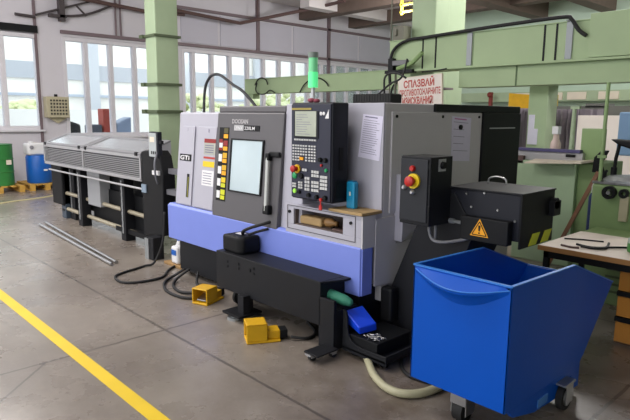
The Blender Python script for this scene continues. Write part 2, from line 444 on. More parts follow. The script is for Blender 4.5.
# sliding door
d = MB().fbox(FR, -4.63, -3.652, 0, .985, -.02, .03); d.fbox(FR, -4.63, -3.652, .985, 1.045, -.08, .018)
door = d.build('sliding_door', door_grey, lathe, .012)
m_ = MB()
for a in ((-4.375, -3.885, .262, .275), (-4.375, -3.885, .735, .748)): m_.fbox(FR, a[0], a[1], a[2], a[3], .03, .045)
for a in ((-4.375, -4.355), (-3.905, -3.885)): m_.fbox(FR, a[0], a[1], .275, .735, .03, .045)
m_.build('window_frame', black_deep, door, .004)
MB().fbox(FR, -4.355, -3.905, .275, .735, .03, .036).build('window', glass_door_m, door)
MB().fbox(FR, -3.79, -3.655, .61, .655, .03, .06).fbox(FR, -3.815, -3.765, .575, .64, .03, .08).build('handle_bracket', black_deep, door, .01)
MB().fbox(FR, -3.80, -3.725, .12, .20, .03, .08).build('handle_foot', black_deep, door, .01)
a = so+V((-3.79, 0, 0)); a2 = so+V((-3.77, 0, 0))
smooth_angle(MB().cyl(a+sv*.60+sn*.06, a2+sv*.15+sn*.06, .021, n=14).build('handle', handle_grey, door))
m_ = MB().fbox(FR, -4.575, -4.425, .155, .845, .03, .034)
stk = m_.build('warning_strip', black_deep, door)
m_ = MB()
cols = [mat('olive_dark', '4E4B2E', .6), dark_red, yellow, yellow, yellow_bright, mat('lime', 'C9CC20', .5)]
for k in range(6):
    s1 = .74-k*.115
    if k: m_.use(white).fbox(FR, -4.565, -4.51, s1+.015, s1+.085, .034, .036)
    m_.use(cols[k]).fbox(FR, -4.50, -4.432, s1+.05, s1+.098, .034, .036)
    m_.use(orange_sticker if k < 4 else cols[5]).fbox(FR, -4.50, -4.432, s1+.005, s1+.042, .034, .036)
m_.use(dark_red).fbox(FR, -4.565, -4.51, .70, .735, .0365, .038).fbox(FR, -4.565, -4.51, .63, .655, .0365, .038)
m_.build('warning_sticker', white, stk)
m_ = MB(); m_.text('DOOSAN', so+V((-4.385, 0, 0))+sv*.885+sn*.031, (1, 0, 0), sv, .055, .001, width=.24, bold=.02); m_.build('lettering', mat('letter_silver', 'B4B2B4', .5), door)
m_ = MB().use(mat('badge_silver', 'A9A9AC', .4)).fbox(FR, -4.345, -4.20, .82, .87, .03, .035); m_.use(black_deep).fbox(FR, -4.20, -3.97, .82, .87, .03, .035)
m_.use(white).text('LYNX', so+V((-4.335, 0, 0))+sv*.83+sn*.036, (1, 0, 0), sv, .042, .001, width=.12, bold=.01)
m_.text('220LM', so+V((-4.185, 0, 0))+sv*.83+sn*.036, (1, 0, 0), sv, .042, .001, width=.15, bold=.01)
m_.build('model_badge', None, door)
# operator console with the recess
m_ = MB()
m_.box(-3.54, -2.70, 3.02, 3.26, .955, .988).box(-3.54, -2.70, 3.02, 3.26, .745, .825)
m_.box(-3.54, -3.44, 3.02, 3.26, .825, .955).box(-2.885, -2.70, 3.02, 3.26, .825, .955).box(-3.44, -2.885, 3.22, 3.26, .825, .955)
con = m_.build('console', light_paint, lathe, .003)
m_ = MB().box(-3.44, -3.432, 3.035, 3.22, .826, .954).box(-2.893, -2.885, 3.035, 3.22, .826, .954).box(-3.432, -2.893, 3.21, 3.219, .826, .954).box(-3.44, -2.885, 3.03, 3.22, .825, .832)
m_.build('recess_shade', mat('recess_shade_brown', '5A4E4A', .7), con)  # thin brown-grey faces stand in for the shade inside the light-painted recess
for x in (-3.485, -2.80): MB().cyl((x, 3.02, .925), (x, 3.008, .925), .012).build('screw', black_deep, con)
m_ = MB(); e = .006
for (x0, x1, z0, z1) in ((-3.515, -2.755, .975, .98), (-3.515, -2.755, .785, .79), (-3.515, -3.51, .79, .975), (-2.76, -2.755, .79, .975)): m_.box(x0, x1, 3.016, 3.021, z0, z1)
m_.build('recess_frame', door_grey, con)
# side covers on the right end
MB().prof(-2.70, -2.68, [(3.16, .44), (3.16, .95), (3.40, .96), (3.40, .74), (5.05, .74), (5.05, .36)]).build('side_cover', end_paint, lathe, .003)
MB().box(-2.70, -2.682, 3.02, 3.13, .392, .745).build('apron_end', apron_blue, lathe, .003)
MB().box(-2.7, -2.686, 3.02, 3.16, .745, .985).build('console_end', end_paint, lathe)
ep = MB().box(-2.697, -2.68, 3.315, 4.55, .98, 1.733).build('end_panel', end_paint, lathe, .003)
for y in (3.36, 3.95, 4.5): MB().cyl((-2.68, y, 1.70), (-2.674, y, 1.70), .012).build('screw', black_deep, ep)
MB().box(-2.697, -2.675, 3.84, 5.23, 1.738, 1.80).box(-2.697, -2.665, 4.56, 5.23, .5, 1.738).build('rear_cover', black_deep, lathe, .004)
MB().box(-2.664, -2.66, 4.66, 5.12, 1.597, 1.607).build('trim_strip', alu, lathe)
m_ = MB().prism([(-2.69, 3.38, .77), (-2.61, 3.38, .77), (-2.61, 3.38, 1.27), (-2.69, 3.38, 1.27)], (0, .36, 0))
MB().prof(-2.69, -2.61, [(3.38, .76), (3.38, 1.27), (3.74, 1.27), (3.74, .84), (3.50, .82)]).build('cable_duct', light_paint, lathe, .004)
m_.bm.free()
# top parts
m_ = MB(); m_.box(-3.20, -2.81, 3.44, 3.58, 1.797, 1.868)
for k in range(14): m_.box(-3.195+k*.0275, -3.183+k*.0275, 3.435, 3.585, 1.80, 1.873)
m_.build('vent_duct', black_rubber, lathe, .01)
MB().tube([(-2.996, 3.5, 1.86), (-2.867, 3.5, 1.945), (-2.772, 3.52, 1.994), (-2.755, 3.56, 2.13)], .008).tube([(-2.919, 3.5, 1.86), (-2.922, 3.5, 1.992), (-2.855, 3.5, 2.027), (-2.78, 3.5, 2.016), (-2.715, 3.5, 1.984)], .008).build('top_hose', black_rubber, lathe, smooth=True)
tw = MB().cyl((-3.68, 3.45, 1.75), (-3.68, 3.45, 1.94), .018).build('tower_base', alu, lathe)
smooth_angle(MB().cyl((-3.68, 3.45, 1.94), (-3.68, 3.45, 2.07), .043).build('tower_lamp', tower_green, tw))
smooth_angle(MB().cyl((-3.68, 3.45, 2.07), (-3.68, 3.45, 2.19), .04).build('tower_lens', tower_green_dim, tw))
smooth_angle(MB().cyl((-3.68, 3.45, 2.19), (-3.68, 3.45, 2.235), .045).build('tower_cap', mat('cap_grey', '6F7A74', .5), tw))
# control panel
PX0, PX1, PY, PZ0, PZ1 = -3.40, -2.945, 2.95, 1.055, 1.797
pan = MB().box(PX0, PX1, PY+.012, 3.13, PZ0, PZ1).build('control_panel', panel_navy, lathe, .012)
MB().box(PX0+.012, PX1-.012, PY, PY+.02, PZ0+.012, PZ1-.014).build('fascia', mat('fascia', '2F3140', .45, spec=.3), pan, .003)
MB().box(PX1, PX1+.006, 3.03, 3.07, 1.30, 1.47).box(PX1, PX1+.006, 2.99, 3.10, 1.09, 1.22).build('side_grille', black_deep, pan)
F2 = lambda x0, x1, z0, z1, d0=.002, d1=.006, mm=None: mm.box(x0, x1, PY-d1, PY+d0, z0, z1)
m_ = MB(); m_.box(-3.355, -3.08, PY-.006, PY+.002, 1.53, 1.735); m_.build('screen_bezel', panel_navy, pan, .004)
sc_ = MB().box(-3.335, -3.10, PY-.010, PY-.006, 1.545, 1.732).build('screen', screen_m, pan)
m_ = MB().use(ink)
for k in range(9): m_.box(-3.32, -3.32+.06+random.random()*.12, PY-.0115, PY-.010, 1.56+k*.018, 1.563+k*.018)
m_.build('readout', mat('readout_ink', '86897E', .6), sc_)
m_ = MB(); m_.box(-3.38, -3.16, PY-.006, PY+.002, 1.742, 1.757); m_.build('label_strip', mat('strip_gold', '9A8A40', .5), pan)
m_ = MB()
for x in (-3.06, -3.03): m_.turn((x, PY, 1.715), [(.014, 0), (.008, .004)], (0, -1, 0), 12)
m_.prism([(-3.015, PY-.003, 1.68), (-2.975, PY-.003, 1.68), (-2.975, PY-.003, 1.745)], (0, .004, 0))
m_.build('emblem', white, pan)
m_ = MB()
for k in range(9): m_.box(-3.345+k*.028, -3.327+k*.028, PY-.010, PY+.002, 1.511, 1.524)
m_.build('soft_key', keycap, pan)
m_ = MB()
for rr in range(6):
    for c in range(9):
        if rr >= 4 and c in (3, 4): continue
        x = -3.37+c*.0295; z = 1.465-rr*.022
        if c >= 6: x += .006
        m_.box(x, x+.019, PY-.006, PY+.002, z, z+.012)
m_.build('keypad', keycap, pan)
m_ = MB(); m_.box(-3.285, -3.245, PY-.009, PY+.002, 1.362, 1.384); m_.build('arrow_key', orange_sticker, pan)
def keys(x0, z0, nc, nr, name='key_block', mm=keycap, w=.022, h=.02, px=.028, pz=.028):
    k_ = MB()
    for i in range(nc):
        for j in range(nr): k_.box(x0+i*px, x0+i*px+w, PY-.008, PY+.002, z0-j*pz, z0-j*pz+h)
    return k_.build(name, mm, pan)
keys(-3.255, 1.278, 2, 1); keys(-3.225, 1.215, 2, 4, px=.03); keys(-3.15, 1.27, 3, 2); keys(-3.15, 1.19, 3, 2); keys(-3.055, 1.238, 3, 4, px=.026); keys(-3.37, 1.165, 2, 2, px=.024, w=.018, h=.014, pz=.02); keys(-3.30, 1.18, 2, 3, w=.018, h=.014, pz=.02); keys(-3.15, 1.13, 3, 1)
def knob(c, r, h, mm, name='knob', n=16):
    return smooth_angle(MB().turn(c, [(r, 0), (r, h*.7), (r*.8, h)], (0, -1, 0), n).build(name, mm, pan))
MB().annulus((-3.315, PY-.012, 1.291), (0, 1, 0), .018, .034, .012).build('stop_ring', yellow, pan)
es = MB().turn((-3.322, PY, 1.292), [(.014, 0), (.014, .03), (.026, .034), (.026, .05), (.018, .056)], (0, -1, 0)).build('stop_button', red, pan)
smooth_angle(es)
knob((-3.345, PY, 1.236), .024, .012, green_btn, 'start_button'); knob((-3.265, PY, 1.238), .022, .018, black_deep); knob((-3.345, PY, 1.115), .018, .012, mat('lime_button', '9ADB4A', .4, emit=.2), 'lit_button')
knob((-3.18, PY, 1.098), .018, .022, black_deep); knob((-3.09, PY, 1.093), .018, .022, black_deep); knob((-3.0, PY, 1.094), .02, .022, black_deep); knob((-3.29, PY, 1.112), .016, .018, black_deep)
knob((-3.055, PY, 1.375), .018, .022, black_deep); knob((-3.0, PY, 1.375), .018, .022, black_deep); knob((-2.995, PY, 1.30), .014, .012, green_btn, 'green_button'); knob((-3.045, PY, 1.335), .010, .012, red, 'red_button')
# key ring hanging from the panel
m_ = MB().box(-3.036, -3.026, PY-.024, PY-.018, 1.035, 1.075).box(-3.045, -3.018, PY-.027, PY-.017, 1.003, 1.038).cyl((-3.03, PY-.03, 1.08), (-3.03, PY+.01, 1.08), .012, n=10)
m_.build('key_tag', red, pan)
# levelling feet under the bed
for x, y in ((-5.15, 3.3), (-3.0, 3.3), (-5.15, 4.7), (-3.0, 4.7)):
    MB().cyl((x, y, 0), (x, y, .02), .07).cyl((x, y, .02), (x, y, .06), .03).build('levelling_foot', black_deep, lathe)

# red rag on the panel roof
tag(MB().ball((-3.25, 3.03, 1.815), .026, 10, (1.3, 1, .7)).ball((-3.20, 3.04, 1.812), .024, 10, (1.2, 1, .7)).ball((-3.225, 3.06, 1.812), .022, 10, (1.4, 1, .7)).build('cleaning_rag', mat('rag_red', '8A4050', .8, var=.3, scale=30), None, smooth=True), 'small crumpled reddish rag on top of the operator control panel', 'rag')

# sheet of paper on the front cover and on the end panel
def sheet(pts, n, label, hdr, lines):
    r = MB().prism(pts, V(n)*.002)
    o = r.build('paper_sheet', paper); tag(o, label, 'paper', 'papers fixed to the machine')
    P = [V(q)+V(n)*.0025 for q in pts]     # TL TR BR BL
    def q(u, v): return P[0].lerp(P[1], u).lerp(P[3].lerp(P[2], u), v)
    m2 = MB(); m2.use(hdr)
    def bar(u0, u1, v0, v1): m2.face([m2.bm.verts.new(q(*k)) for k in ((u0, v0), (u1, v0), (u1, v1), (u0, v1))])
    bar(.12, .75, .04, .065)
    m2.use(ink)
    for k in range(lines): bar(.08, .6+random.random()*.32, .12+k*(.8/lines), .12+k*(.8/lines)+.010)
    m2.build('print', None, o); return o, m2
sheet([(-2.895, 3.234, 1.716), (-2.703, 3.234, 1.698), (-2.728, 3.234, 1.372), (-2.94, 3.234, 1.394)], (0, -1, 0), 'printed notice sheet taped on the light front cover beside the control panel', ink, 16)
o, _ = sheet([(-2.679, 4.082, 1.707), (-2.679, 4.372, 1.691), (-2.679, 4.376, 1.322), (-2.679, 4.092, 1.338)], (1, 0, 0), 'paper with a black magnet on the grey end panel near the black rear cover', magenta_ink, 5)
MB().cyl((-2.677, 4.205, 1.615), (-2.662, 4.205, 1.615), .02, n=14).build('magnet', black_deep, o)

# wooden board and bottle on the console
b_ = MB().box(-3.02, -2.68, 3.0, 3.225, .99, 1.012)
tag(b_.build('wooden_board', wood, None, .003), 'thin wooden board lying on the console below the front cover', 'board')
r = thing('blue_case', 'bright blue flat plastic case standing upright on the wooden board', 'case', (-2.93, 3.13, 1.012))
MB().box(-2.935, -2.85, 3.10, 3.15, 1.012, 1.215).build('body', sky_blue_plastic, r, .012, seg=3)
MB().box(-2.92, -2.865, 3.105, 3.145, 1.215, 1.222).build('cap', mat('cap_blue', '0E6C96', .4), r, .002)
MB().box(-2.90, -2.885, 3.097, 3.10, 1.11, 1.14).build('label', cream, r)
# things in the console recess
r = thing('hand_brush', 'wooden hand brush lying in the console recess', 'brush', (-3.2, 3.1, .826))
MB().box(-3.41, -3.16, 3.06, 3.15, .833, .90).build('brush_block', wood, r, .012)
MB().turn((-3.16, 3.11, .872), [(.026, 0), (.038, .03), (.036, .07), (.018, .1), (.02, .13)], (1, 0, 0), 16).build('handle', mat('handle_wood', '8E6A3E', .5), r, smooth=True)
tag(MB().box(-3.02, -2.90, 3.045, 3.085, .833, .848).cyl((-3.0, 3.145, .846), (-2.90, 3.145, .846), .012).build('steel_tool', rust, None, .003), 'dark steel tool lying at the right of the console recess', 'tool')

# ------------------------------------------------------------------ coolant tank
tank = thing('coolant_tank', 'long black coolant tank pulled out in front of the machine base', 'tank', (-3.4, 2.9, 0))
m_ = MB()
m_.box(-4.17, -2.84, 2.75, 3.004, .19, .52).box(-2.84, -2.775, 2.94, 3.004, .50, .52).prism([(-2.84, 2.75, .505), (-2.77, 2.94, .505), (-2.84, 2.94, .505)], (0, 0, .015))
m_.build('tank_body', black_paint, tank, .005)
m_ = MB().box(-2.855, -2.70, 2.75, 2.775, .04, .41).box(-2.715, -2.70, 2.775, 3.0, .04, .33)
m_.build('leg_panel', black_paint, tank, .003)
MB().box(-2.84, -2.715, 2.775, 3.0, .31, .335).build('drip_tray', black_paint, tank)
m_ = MB(); m_.box(-3.68, -3.67, 2.744, 2.75, .42, .45)
for x, z in ((-4.0, .44), (-4.0, .40), (-3.84, .45), (-3.84, .41), (-3.63, .45), (-3.63, .41)): m_.box(x, x+.012, 2.744, 2.75, z, z+.018)
m_.build('bolt', black_deep, tank)
hb = MB().prof(0, 0, [(0, 0)]) if False else None
m_ = MB(); m_.prism([(-4.13, 2.785, .52), (-3.89, 2.785, .52), (-3.85, 2.82, .52), (-3.85, 3.0, .52), (-4.12, 3.0, .52)], (0, 0, .15))
pc = m_.build('pump_cover', black_deep, tank, .025, seg=4)
MB().box(-4.06, -3.98, 2.88, 2.94, .669, .672).build('label', white, pc)
MB().tube([(-3.96, 2.90, .665), (-3.95, 2.88, .70), (-3.88, 2.9, .74), (-3.78, 2.96, .78), (-3.74, 3.02, .80)], .014).tube([(-3.93, 2.93, .665), (-3.90, 2.92, .68), (-3.83, 2.95, .71), (-3.75, 3.0, .74)], .012).build('hose', black_rubber, pc, smooth=True)
def caster(x, y, parent, r=.04, top=.055, name='caster'):
    c = MB().box(x-.03, x+.03, y-.03, y+.03, top-.012, top).box(x-.024, x-.019, y-.012, y+.03, r, top).box(x+.019, x+.024, y-.012, y+.03, r, top).build(name, alu, parent)
    smooth_angle(MB().cyl((x-.015, y+.015, r), (x+.015, y+.015, r), r, n=18).build('wheel', black_rubber, c))
    return c
MB().box(-2.80, -2.66, 2.555, 2.76, .058, .07).build('caster_plate', black_paint, tank, .003)
caster(-2.755, 2.58, tank, .028, .058)
caster(-2.70, 2.73, tank, .028, .058)
# outrigger leg with levelling foot further left
MB().box(-3.80, -3.70, 2.75, 2.80, .06, .20).box(-3.76, -3.68, 2.68, 2.75, .05, .22).build('support_leg', black_paint, tank, .004)
MB().box(-3.90, -3.66, 2.62, 2.86, .045, .065).build('foot_plate', black_deep, tank, .003)
MB().cyl((-3.80, 2.68, 0), (-3.80, 2.68, .022), .065).cyl((-3.80, 2.68, .022), (-3.80, 2.68, .05), .03).build('levelling_foot', galv, tank)
caster(-4.10, 2.93, tank, .07, .18)
# green rag roll and blue pack in the gap beside the tank
o = MB().turn((-2.95, 2.85, .415), [(.012, 0), (.036, .02), (.043, .10), (.040, .24), (.026, .30), (.01, .315)], (.985, .08, -.10), 14).build('rag_roll', rag_green, None, smooth=True)
tag(o, 'rolled green rag lying at the open right end of the coolant tank', 'rag')

# ------------------------------------------------------------------ chip conveyor
cv = thing('chip_conveyor', 'black inclined chip conveyor with control box rising to a discharge head', 'conveyor', (-2.4, 3.4, 0))
m_ = MB(); m_.box(-2.68, -2.275, 2.82, 3.30, .058, .075).box(-2.295, -2.275, 2.835, 3.30, .075, .11)
cv_pts = [(-2.68, .04), (-2.275, .04), (-2.275, .11), (-2.48, .105), (-2.545, .112), (-2.59, .13), (-2.62, .165), (-2.632, .21), (-2.638, .29), (-2.645, .33), (-2.68, .345)]
m_.xprof(2.82, 2.835, cv_pts)
m_.build('base_tray', black_paint, cv, .003)
pb = MB().box(-2.625, -2.372, 2.84, 3.20, .075, .165).box(-2.63, -2.362, 2.837, 3.21, .165, .172).build('filter_box', black_deep, cv, .004)
m_ = MB().xprof(3.3, 3.72, [(-2.67, .06), (-2.40, .06), (-2.22, .25), (-1.95, .95), (-2.12, 1.2), (-2.36, 1.08), (-2.67, .345)])
m_.build('incline', black_paint, cv, .006)
MB().box(-2.66, -2.55, 3.20, 3.29, .175, .44).build('pump_motor', black_deep, cv, .02)
# discharge head
hd = MB().prism([(-2.16, 3.31, .93), (-2.16, 3.31, 1.225), (-2.16, 3.76, 1.225), (-2.16, 3.76, .93)], (.51, 0, 0)).build('discharge_head', panel_navy, cv, .008)
m_ = MB().box(-2.17, -1.635, 3.30, 3.77, 1.225, 1.237).build('lid', black_paint, hd, .003)
MB().tube([(-2.10, 3.70, 1.237), (-2.09, 3.70, 1.27), (-2.03, 3.70, 1.285), (-1.97, 3.70, 1.27), (-1.96, 3.70, 1.237)], .007).build('handle', steel, hd, smooth=True)
MB().box(-1.65, -1.64, 3.31, 3.76, .885, 1.225).build('end_plate', black_deep, hd)
m_ = MB()
for a in (3.42, 3.59):
    m_.prism([(-1.639, a, .89), (-1.639, a+.105, .89), (-1.639, a+.155, .965), (-1.639, a+.055, .965)], (.003, 0, 0))
m_.build('hazard_stripe', hazard_yellow, hd)
cb = MB().box(-2.03, -1.69, 3.245, 3.31, .905, 1.06).build('motor_cover', black_deep, hd, .006)
def tri(m2, cx, cz, h, yy, dd):
    s = h/1.732*1.0
    m2.prism([(cx-s, yy, cz), (cx+s, yy, cz), (cx, yy, cz+h)], (0, dd, 0))
m_ = MB().use(orange_sticker); tri(m_, -1.885, .94, .115, 3.243, .002)
m_.use(black_deep)
yy = 3.241
for (p, q) in (((-1.937, .949), (-1.833, .949)), ((-1.937, .949), (-1.885, 1.037)), ((-1.833, .949), (-1.885, 1.037))):
    dx, dz = q[0]-p[0], q[1]-p[1]; l = math.hypot(dx, dz); nx, nz = -dz/l*.003, dx/l*.003
    m_.prism([(p[0]-nx, yy, p[1]-nz), (q[0]-nx, yy, q[1]-nz), (q[0]+nx, yy, q[1]+nz), (p[0]+nx, yy, p[1]+nz)], (0, .001, 0))
m_.prism([(-1.890, yy, .975), (-1.880, yy, .975), (-1.877, yy, 1.012), (-1.893, yy, 1.012)], (0, .001, 0)).box(-1.890, -1.880, yy, yy+.001, .958, .967)
m_.build('warning_sign', None, cb)
m_ = MB()
for x, y, z in ((-1.99, 3.308, 1.115), (-1.80, 3.308, 1.115), (-1.68, 3.308, 1.06), (-2.03, 3.308, 1.20), (-1.90, 3.308, 1.215)): m_.turn((x, y, z), [(.009, 0), (.006, .006)], (0, -1, 0), 10)
m_.build('bolt', steel, hd)
MB().cyl((-2.12, 3.29, 1.005), (-2.03, 3.275, 1.005), .012, n=12).cyl((-2.14, 3.29, 1.005), (-2.10, 3.285, 1.005), .018, n=6).build('cable_gland', galv, hd)
MB().cyl((-1.64, 3.72, 1.14), (-1.60, 3.72, 1.14), .04).box(-1.64, -1.60, 3.68, 3.78, 1.06, 1.16).build('bearing', black_deep, hd, .004)
# control box
cbx = MB().box(-2.39, -2.15, 3.06, 3.31, .985, 1.442).build('control_box', black_paint, cv, .006)
MB().box(-2.385, -2.165, 3.05, 3.062, 1.01, 1.425).build('box_door', mat('box_grey', '292B30', .5, spec=.25), cbx, .004)
for z in (1.08, 1.22, 1.36): MB().box(-2.165, -2.147, 3.055, 3.075, z, z+.04).build('hinge', black_deep, cbx)
smooth_angle(MB().turn((-2.283, 3.05, 1.362), [(.02, 0), (.02, .01), (.015, .02)], (0, -1, 0)).build('indicator', red, cbx))
MB().annulus((-2.27, 3.035, 1.28), (0, 1, 0), .02, .05, .015).build('stop_ring', yellow_bright, cbx)
smooth_angle(MB().turn((-2.275, 3.05, 1.28), [(.02, 0), (.02, .03), (.034, .034), (.034, .055), (.024, .062)], (0, -1, 0)).build('stop_button', red, cbx))
for x, z, mm in ((-2.345, 1.232, alu), (-2.276, 1.205, alu)): smooth_angle(MB().turn((x, 3.05, z), [(.016, 0), (.016, .012), (.009, .024)], (0, -1, 0), 14).build('selector', mm, cbx))
sw = MB().box(-2.15, -2.146, 3.145, 3.225, 1.345, 1.425).build('switch_plate', alu, cbx)
smooth_angle(MB().turn((-2.146, 3.185, 1.385), [(.026, 0), (.022, .02)], (1, 0, 0), 16).build('rotary_knob', black_deep, sw))
MB().tube([(-2.24, 3.20, .985), (-2.24, 3.2, .93), (-2.20, 3.19, .875), (-2.12, 3.2, .87), (-2.0, 3.26, .90), (-1.95, 3.285, .93)], .011).cyl((-2.19, 3.2, .985), (-2.19, 3.2, .88), .009, n=8).build('conduit', mat('conduit', '77777A', .5), cv, smooth=True)
m_ = MB()
for x in (-2.62, -2.35): m_.cyl((x, 2.9, 0), (x, 2.9, .05), .025)
m_.cyl((-2.5, 3.65, 0), (-2.5, 3.65, .06), .03)
m_.build('foot', black_deep, cv)
# blue pack, swarf on the filter box
o = MB().hexa([(-2.70, 2.88, .22), (-2.55, 2.86, .18), (-2.51, 3.0, .19), (-2.67, 3.04, .23), (-2.71, 2.87, .315), (-2.54, 2.84, .235), (-2.50, 2.98, .25), (-2.68, 3.03, .325)]).build('cloth_pack', royal_blue, None, .008, seg=2)
tag(o, 'royal blue cloth pack lying beside the low black filter box', 'pack')
m_ = MB()
for k in range(46):
    a = random.random()*2*PI; x = -2.455+random.gauss(0, .035); y = 2.90+random.gauss(0, .022); z = .174+random.random()*.01
    m_.tube([(x, y, z), (x+math.cos(a)*.02, y+math.sin(a)*.02, z+.008), (x+math.cos(a+.9)*.035, y+math.sin(a+.9)*.035, z)], .0022, 4, 3)
o = m_.build('metal_swarf', steel); tag(o, 'bright curls of metal swarf lying on the low black filter box', 'swarf'); o['kind'] = 'stuff'

# ------------------------------------------------------------------ blue chip bin
BX0, BX1 = -1.883, -1.285
bn = thing('chip_bin', 'large blue tipping bin on castors under the discharge head', 'bin', (-1.7, 3.2, 0))
prof_o = [(2.5575, .205), (2.5575, .877), (3.30, .856), (3.93, .635), (3.534, .245), (3.478, .205)]
m_ = MB(); th = .012
def side(x):
    m_.prof(x, x+th, prof_o)
side(BX0); side(BX1-th)
YF = 2.5575
m_.box(BX0, BX1, YF, YF+.012, .205, .877)
m_.box(BX0, BX1, YF+.01, 3.49, .205, .217)
m_.hexa([(BX0, 3.478, .205), (BX1, 3.478, .205), (BX1, 3.478, .221), (BX0, 3.478, .221), (BX0, 3.93, .635), (BX1, 3.93, .635), (BX1, 3.91, .637), (BX0, 3.91, .637)])
m_.build('hopper', bin_blue, bn, .003)
# rim
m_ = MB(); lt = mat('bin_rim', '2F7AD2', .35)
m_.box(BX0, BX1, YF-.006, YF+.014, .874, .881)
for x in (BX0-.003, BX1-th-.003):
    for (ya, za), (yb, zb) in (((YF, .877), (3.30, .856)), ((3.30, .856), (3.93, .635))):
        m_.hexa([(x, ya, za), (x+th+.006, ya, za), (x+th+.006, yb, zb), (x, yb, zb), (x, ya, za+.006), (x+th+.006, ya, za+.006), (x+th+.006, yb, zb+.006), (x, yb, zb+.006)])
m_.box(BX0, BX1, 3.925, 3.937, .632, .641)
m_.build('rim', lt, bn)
# crescent grip folded out of the front sheet
m_ = MB(); N = 20; top = []; low = []
pts = []
for i in range(N+1):
    t = i/N; x = BX0+.015+(BX1-BX0-.03)*t; bow = math.sin(PI*t)
    pts.append((x, bow))
va = [[m_.bm.verts.new((x, YF, .868)) for x, b in pts], [m_.bm.verts.new((x, YF-.075*b, .856-.046*b)) for x, b in pts], [m_.bm.verts.new((x, YF-.072*b, .850-.056*b)) for x, b in pts], [m_.bm.verts.new((x, YF-.02*b, .842-.09*b)) for x, b in pts], [m_.bm.verts.new((x, YF, .838-.12*b)) for x, b in pts]]
for r0, r1 in zip(va, va[1:]+[va[0]]):
    for i in range(N): m_.face([r0[i], r0[i+1], r1[i+1], r1[i]])
gp = smooth_angle(m_.build('grip', bin_blue, bn), 30)
MB().tube([(x, YF-.075*b-.001, .857-.046*b) for x, b in pts], .0035, 6, smooth=False).build('grip_highlight', lt, gp)  # lighter blue line paints the highlight along the grip lip
# chassis, castors
MB().box(BX0+.30, BX1-.03, 2.80, 3.46, .15, .205).build('chassis', bin_blue, bn, .004)
MB().prof(BX1-.03, BX1-.002, [(2.60, .205), (2.66, .15), (2.90, .09), (3.18, .075), (3.26, .10), (3.48, .205)]).build('side_rail', bin_blue, bn, .003)
MB().box(BX1-.035, BX1-.004, 3.38, 3.50, .05, .30).build('rear_gusset', bin_blue, bn, .003)
MB().box(BX1-.002, BX1+.005, 2.93, 3.05, .105, .155).build('stop_tab', mat('tab_blue', '4A86D0', .5), bn, .002)
x, y = -1.60, 2.68
c = MB().box(x-.055, x+.055, y-.05, y+.06, .19, .205).box(x-.05, x-.042, y-.045, y+.05, .05, .19).box(x+.042, x+.05, y-.045, y+.05, .05, .19).box(x-.05, x+.05, y-.052, y-.045, .11, .19).build('castor', steel, bn, .003)
smooth_angle(MB().cyl((x-.03, y, .065), (x+.03, y, .065), .065, n=24).build('wheel', black_rubber, c))
for x, sg in ((BX1+.002, 1), (BX0-.038, -1)):
    c = MB().box(x-.004, x+.056, 3.16, 3.30, .165, .178).box(x+.046, x+.052, 3.19, 3.28, .05, .165).build('castor', steel, bn, .003)
    smooth_angle(MB().cyl((x, 3.235, .08), (x+.036, 3.235, .08), .08, n=28).build('wheel', black_rubber, c))
    smooth_angle(MB().cyl((x+.036, 3.235, .08), (x+.044, 3.235, .08), .05, n=24).build('hub', steel, c))

# ------------------------------------------------------------------ bar feeder
bf = thing('bar_feeder', 'long bar feeder with glazed lids and black legs left of the machine', 'machine', (-8.0, 3.4, 0))
FX0, FX1, FY = -9.9, -6.49, 3.22
MB().box(FX0, FX1, FY, FY+.03, 1.165, 1.205).build('top_rail', alu, bf, .004)
MB().box(FX0, FX1, FY, FY+.03, .885, .925).build('lower_rail', alu, bf, .004)
for x in (FX0, -8.30, FX1-.035): MB().box(x, x+.035, FY-.003, FY+.03, .925, 1.165).build('front_post', alu, bf, .003)
# open slatted front: rows of steel pushers seen through it
m_ = MB()
for k in range(9): m_.hexa([(FX0+.04, FY+.012, .935+k*.025), (FX1-.04, FY+.012, .935+k*.025), (FX1-.04, FY+.04, .925+k*.025), (FX0+.04, FY+.04, .925+k*.025), (FX0+.04, FY+.012, .944+k*.025), (FX1-.04, FY+.012, .944+k*.025), (FX1-.04, FY+.04, .934+k*.025), (FX0+.04, FY+.04, .934+k*.025)])
m_.build('front_grille', alu, bf)
MB().prof(FX0+.02, FX1-.02, [(FY+.06, .88), (FY+.06, 1.16), (3.62, 1.16), (3.7, .88)]).build('magazine_body', mat('magazine_grey', '55565A', .5), bf)
for x0, x1 in ((FX0, -8.30), (-8.27, FX1)):
    # lid: sloping frame with clear pane
    P = lambda u, v, h=0: V((x0+(x1-x0)*u, FY+(.42)*v, 1.205+.15*v+h))
    m2 = MB()
    def bar(u0, u1, v0, v1):
        m2.hexa([P(u0, v0), P(u1, v0), P(u1, v1), P(u0, v1), P(u0, v0, .025), P(u1, v0, .025), P(u1, v1, .025), P(u0, v1, .025)])
    bar(0, 1, 0, .1); bar(0, 1, .9, 1.0); bar(0, .05, .1, .9); bar(.95, 1, .1, .9)
    lid = m2.build('lid', mat('lid_frame', '86868A', .45, metal=.3), bf, .003)
    m2 = MB(); u0, u1, v0, v1 = .05, .95, .1, .9
    m2.hexa([P(u0, v0, .008), P(u1, v0, .008), P(u1, v1, .008), P(u0, v1, .008), P(u0, v0, .014), P(u1, v0, .014), P(u1, v1, .014), P(u0, v1, .014)])
    m2.build('pane', clear_cover, lid)
    for u in (.06, .94): MB().box(x0+(x1-x0)*u-.03, x0+(x1-x0)*u+.03, FY-.012, FY+.02, 1.195, 1.24).build('latch', black_deep, lid, .004)
MB().prof(FX0, FX0+.02, [(FY, 1.205), (FY+.42, 1.355), (FY+.42, .9), (FY, .9)]).build('end_cheek', alu, bf)
MB().prof(FX1-.02, FX1, [(FY, 1.205), (FY+.42, 1.355), (FY+.42, .9), (FY, .9)]).build('end_cheek', alu, bf)
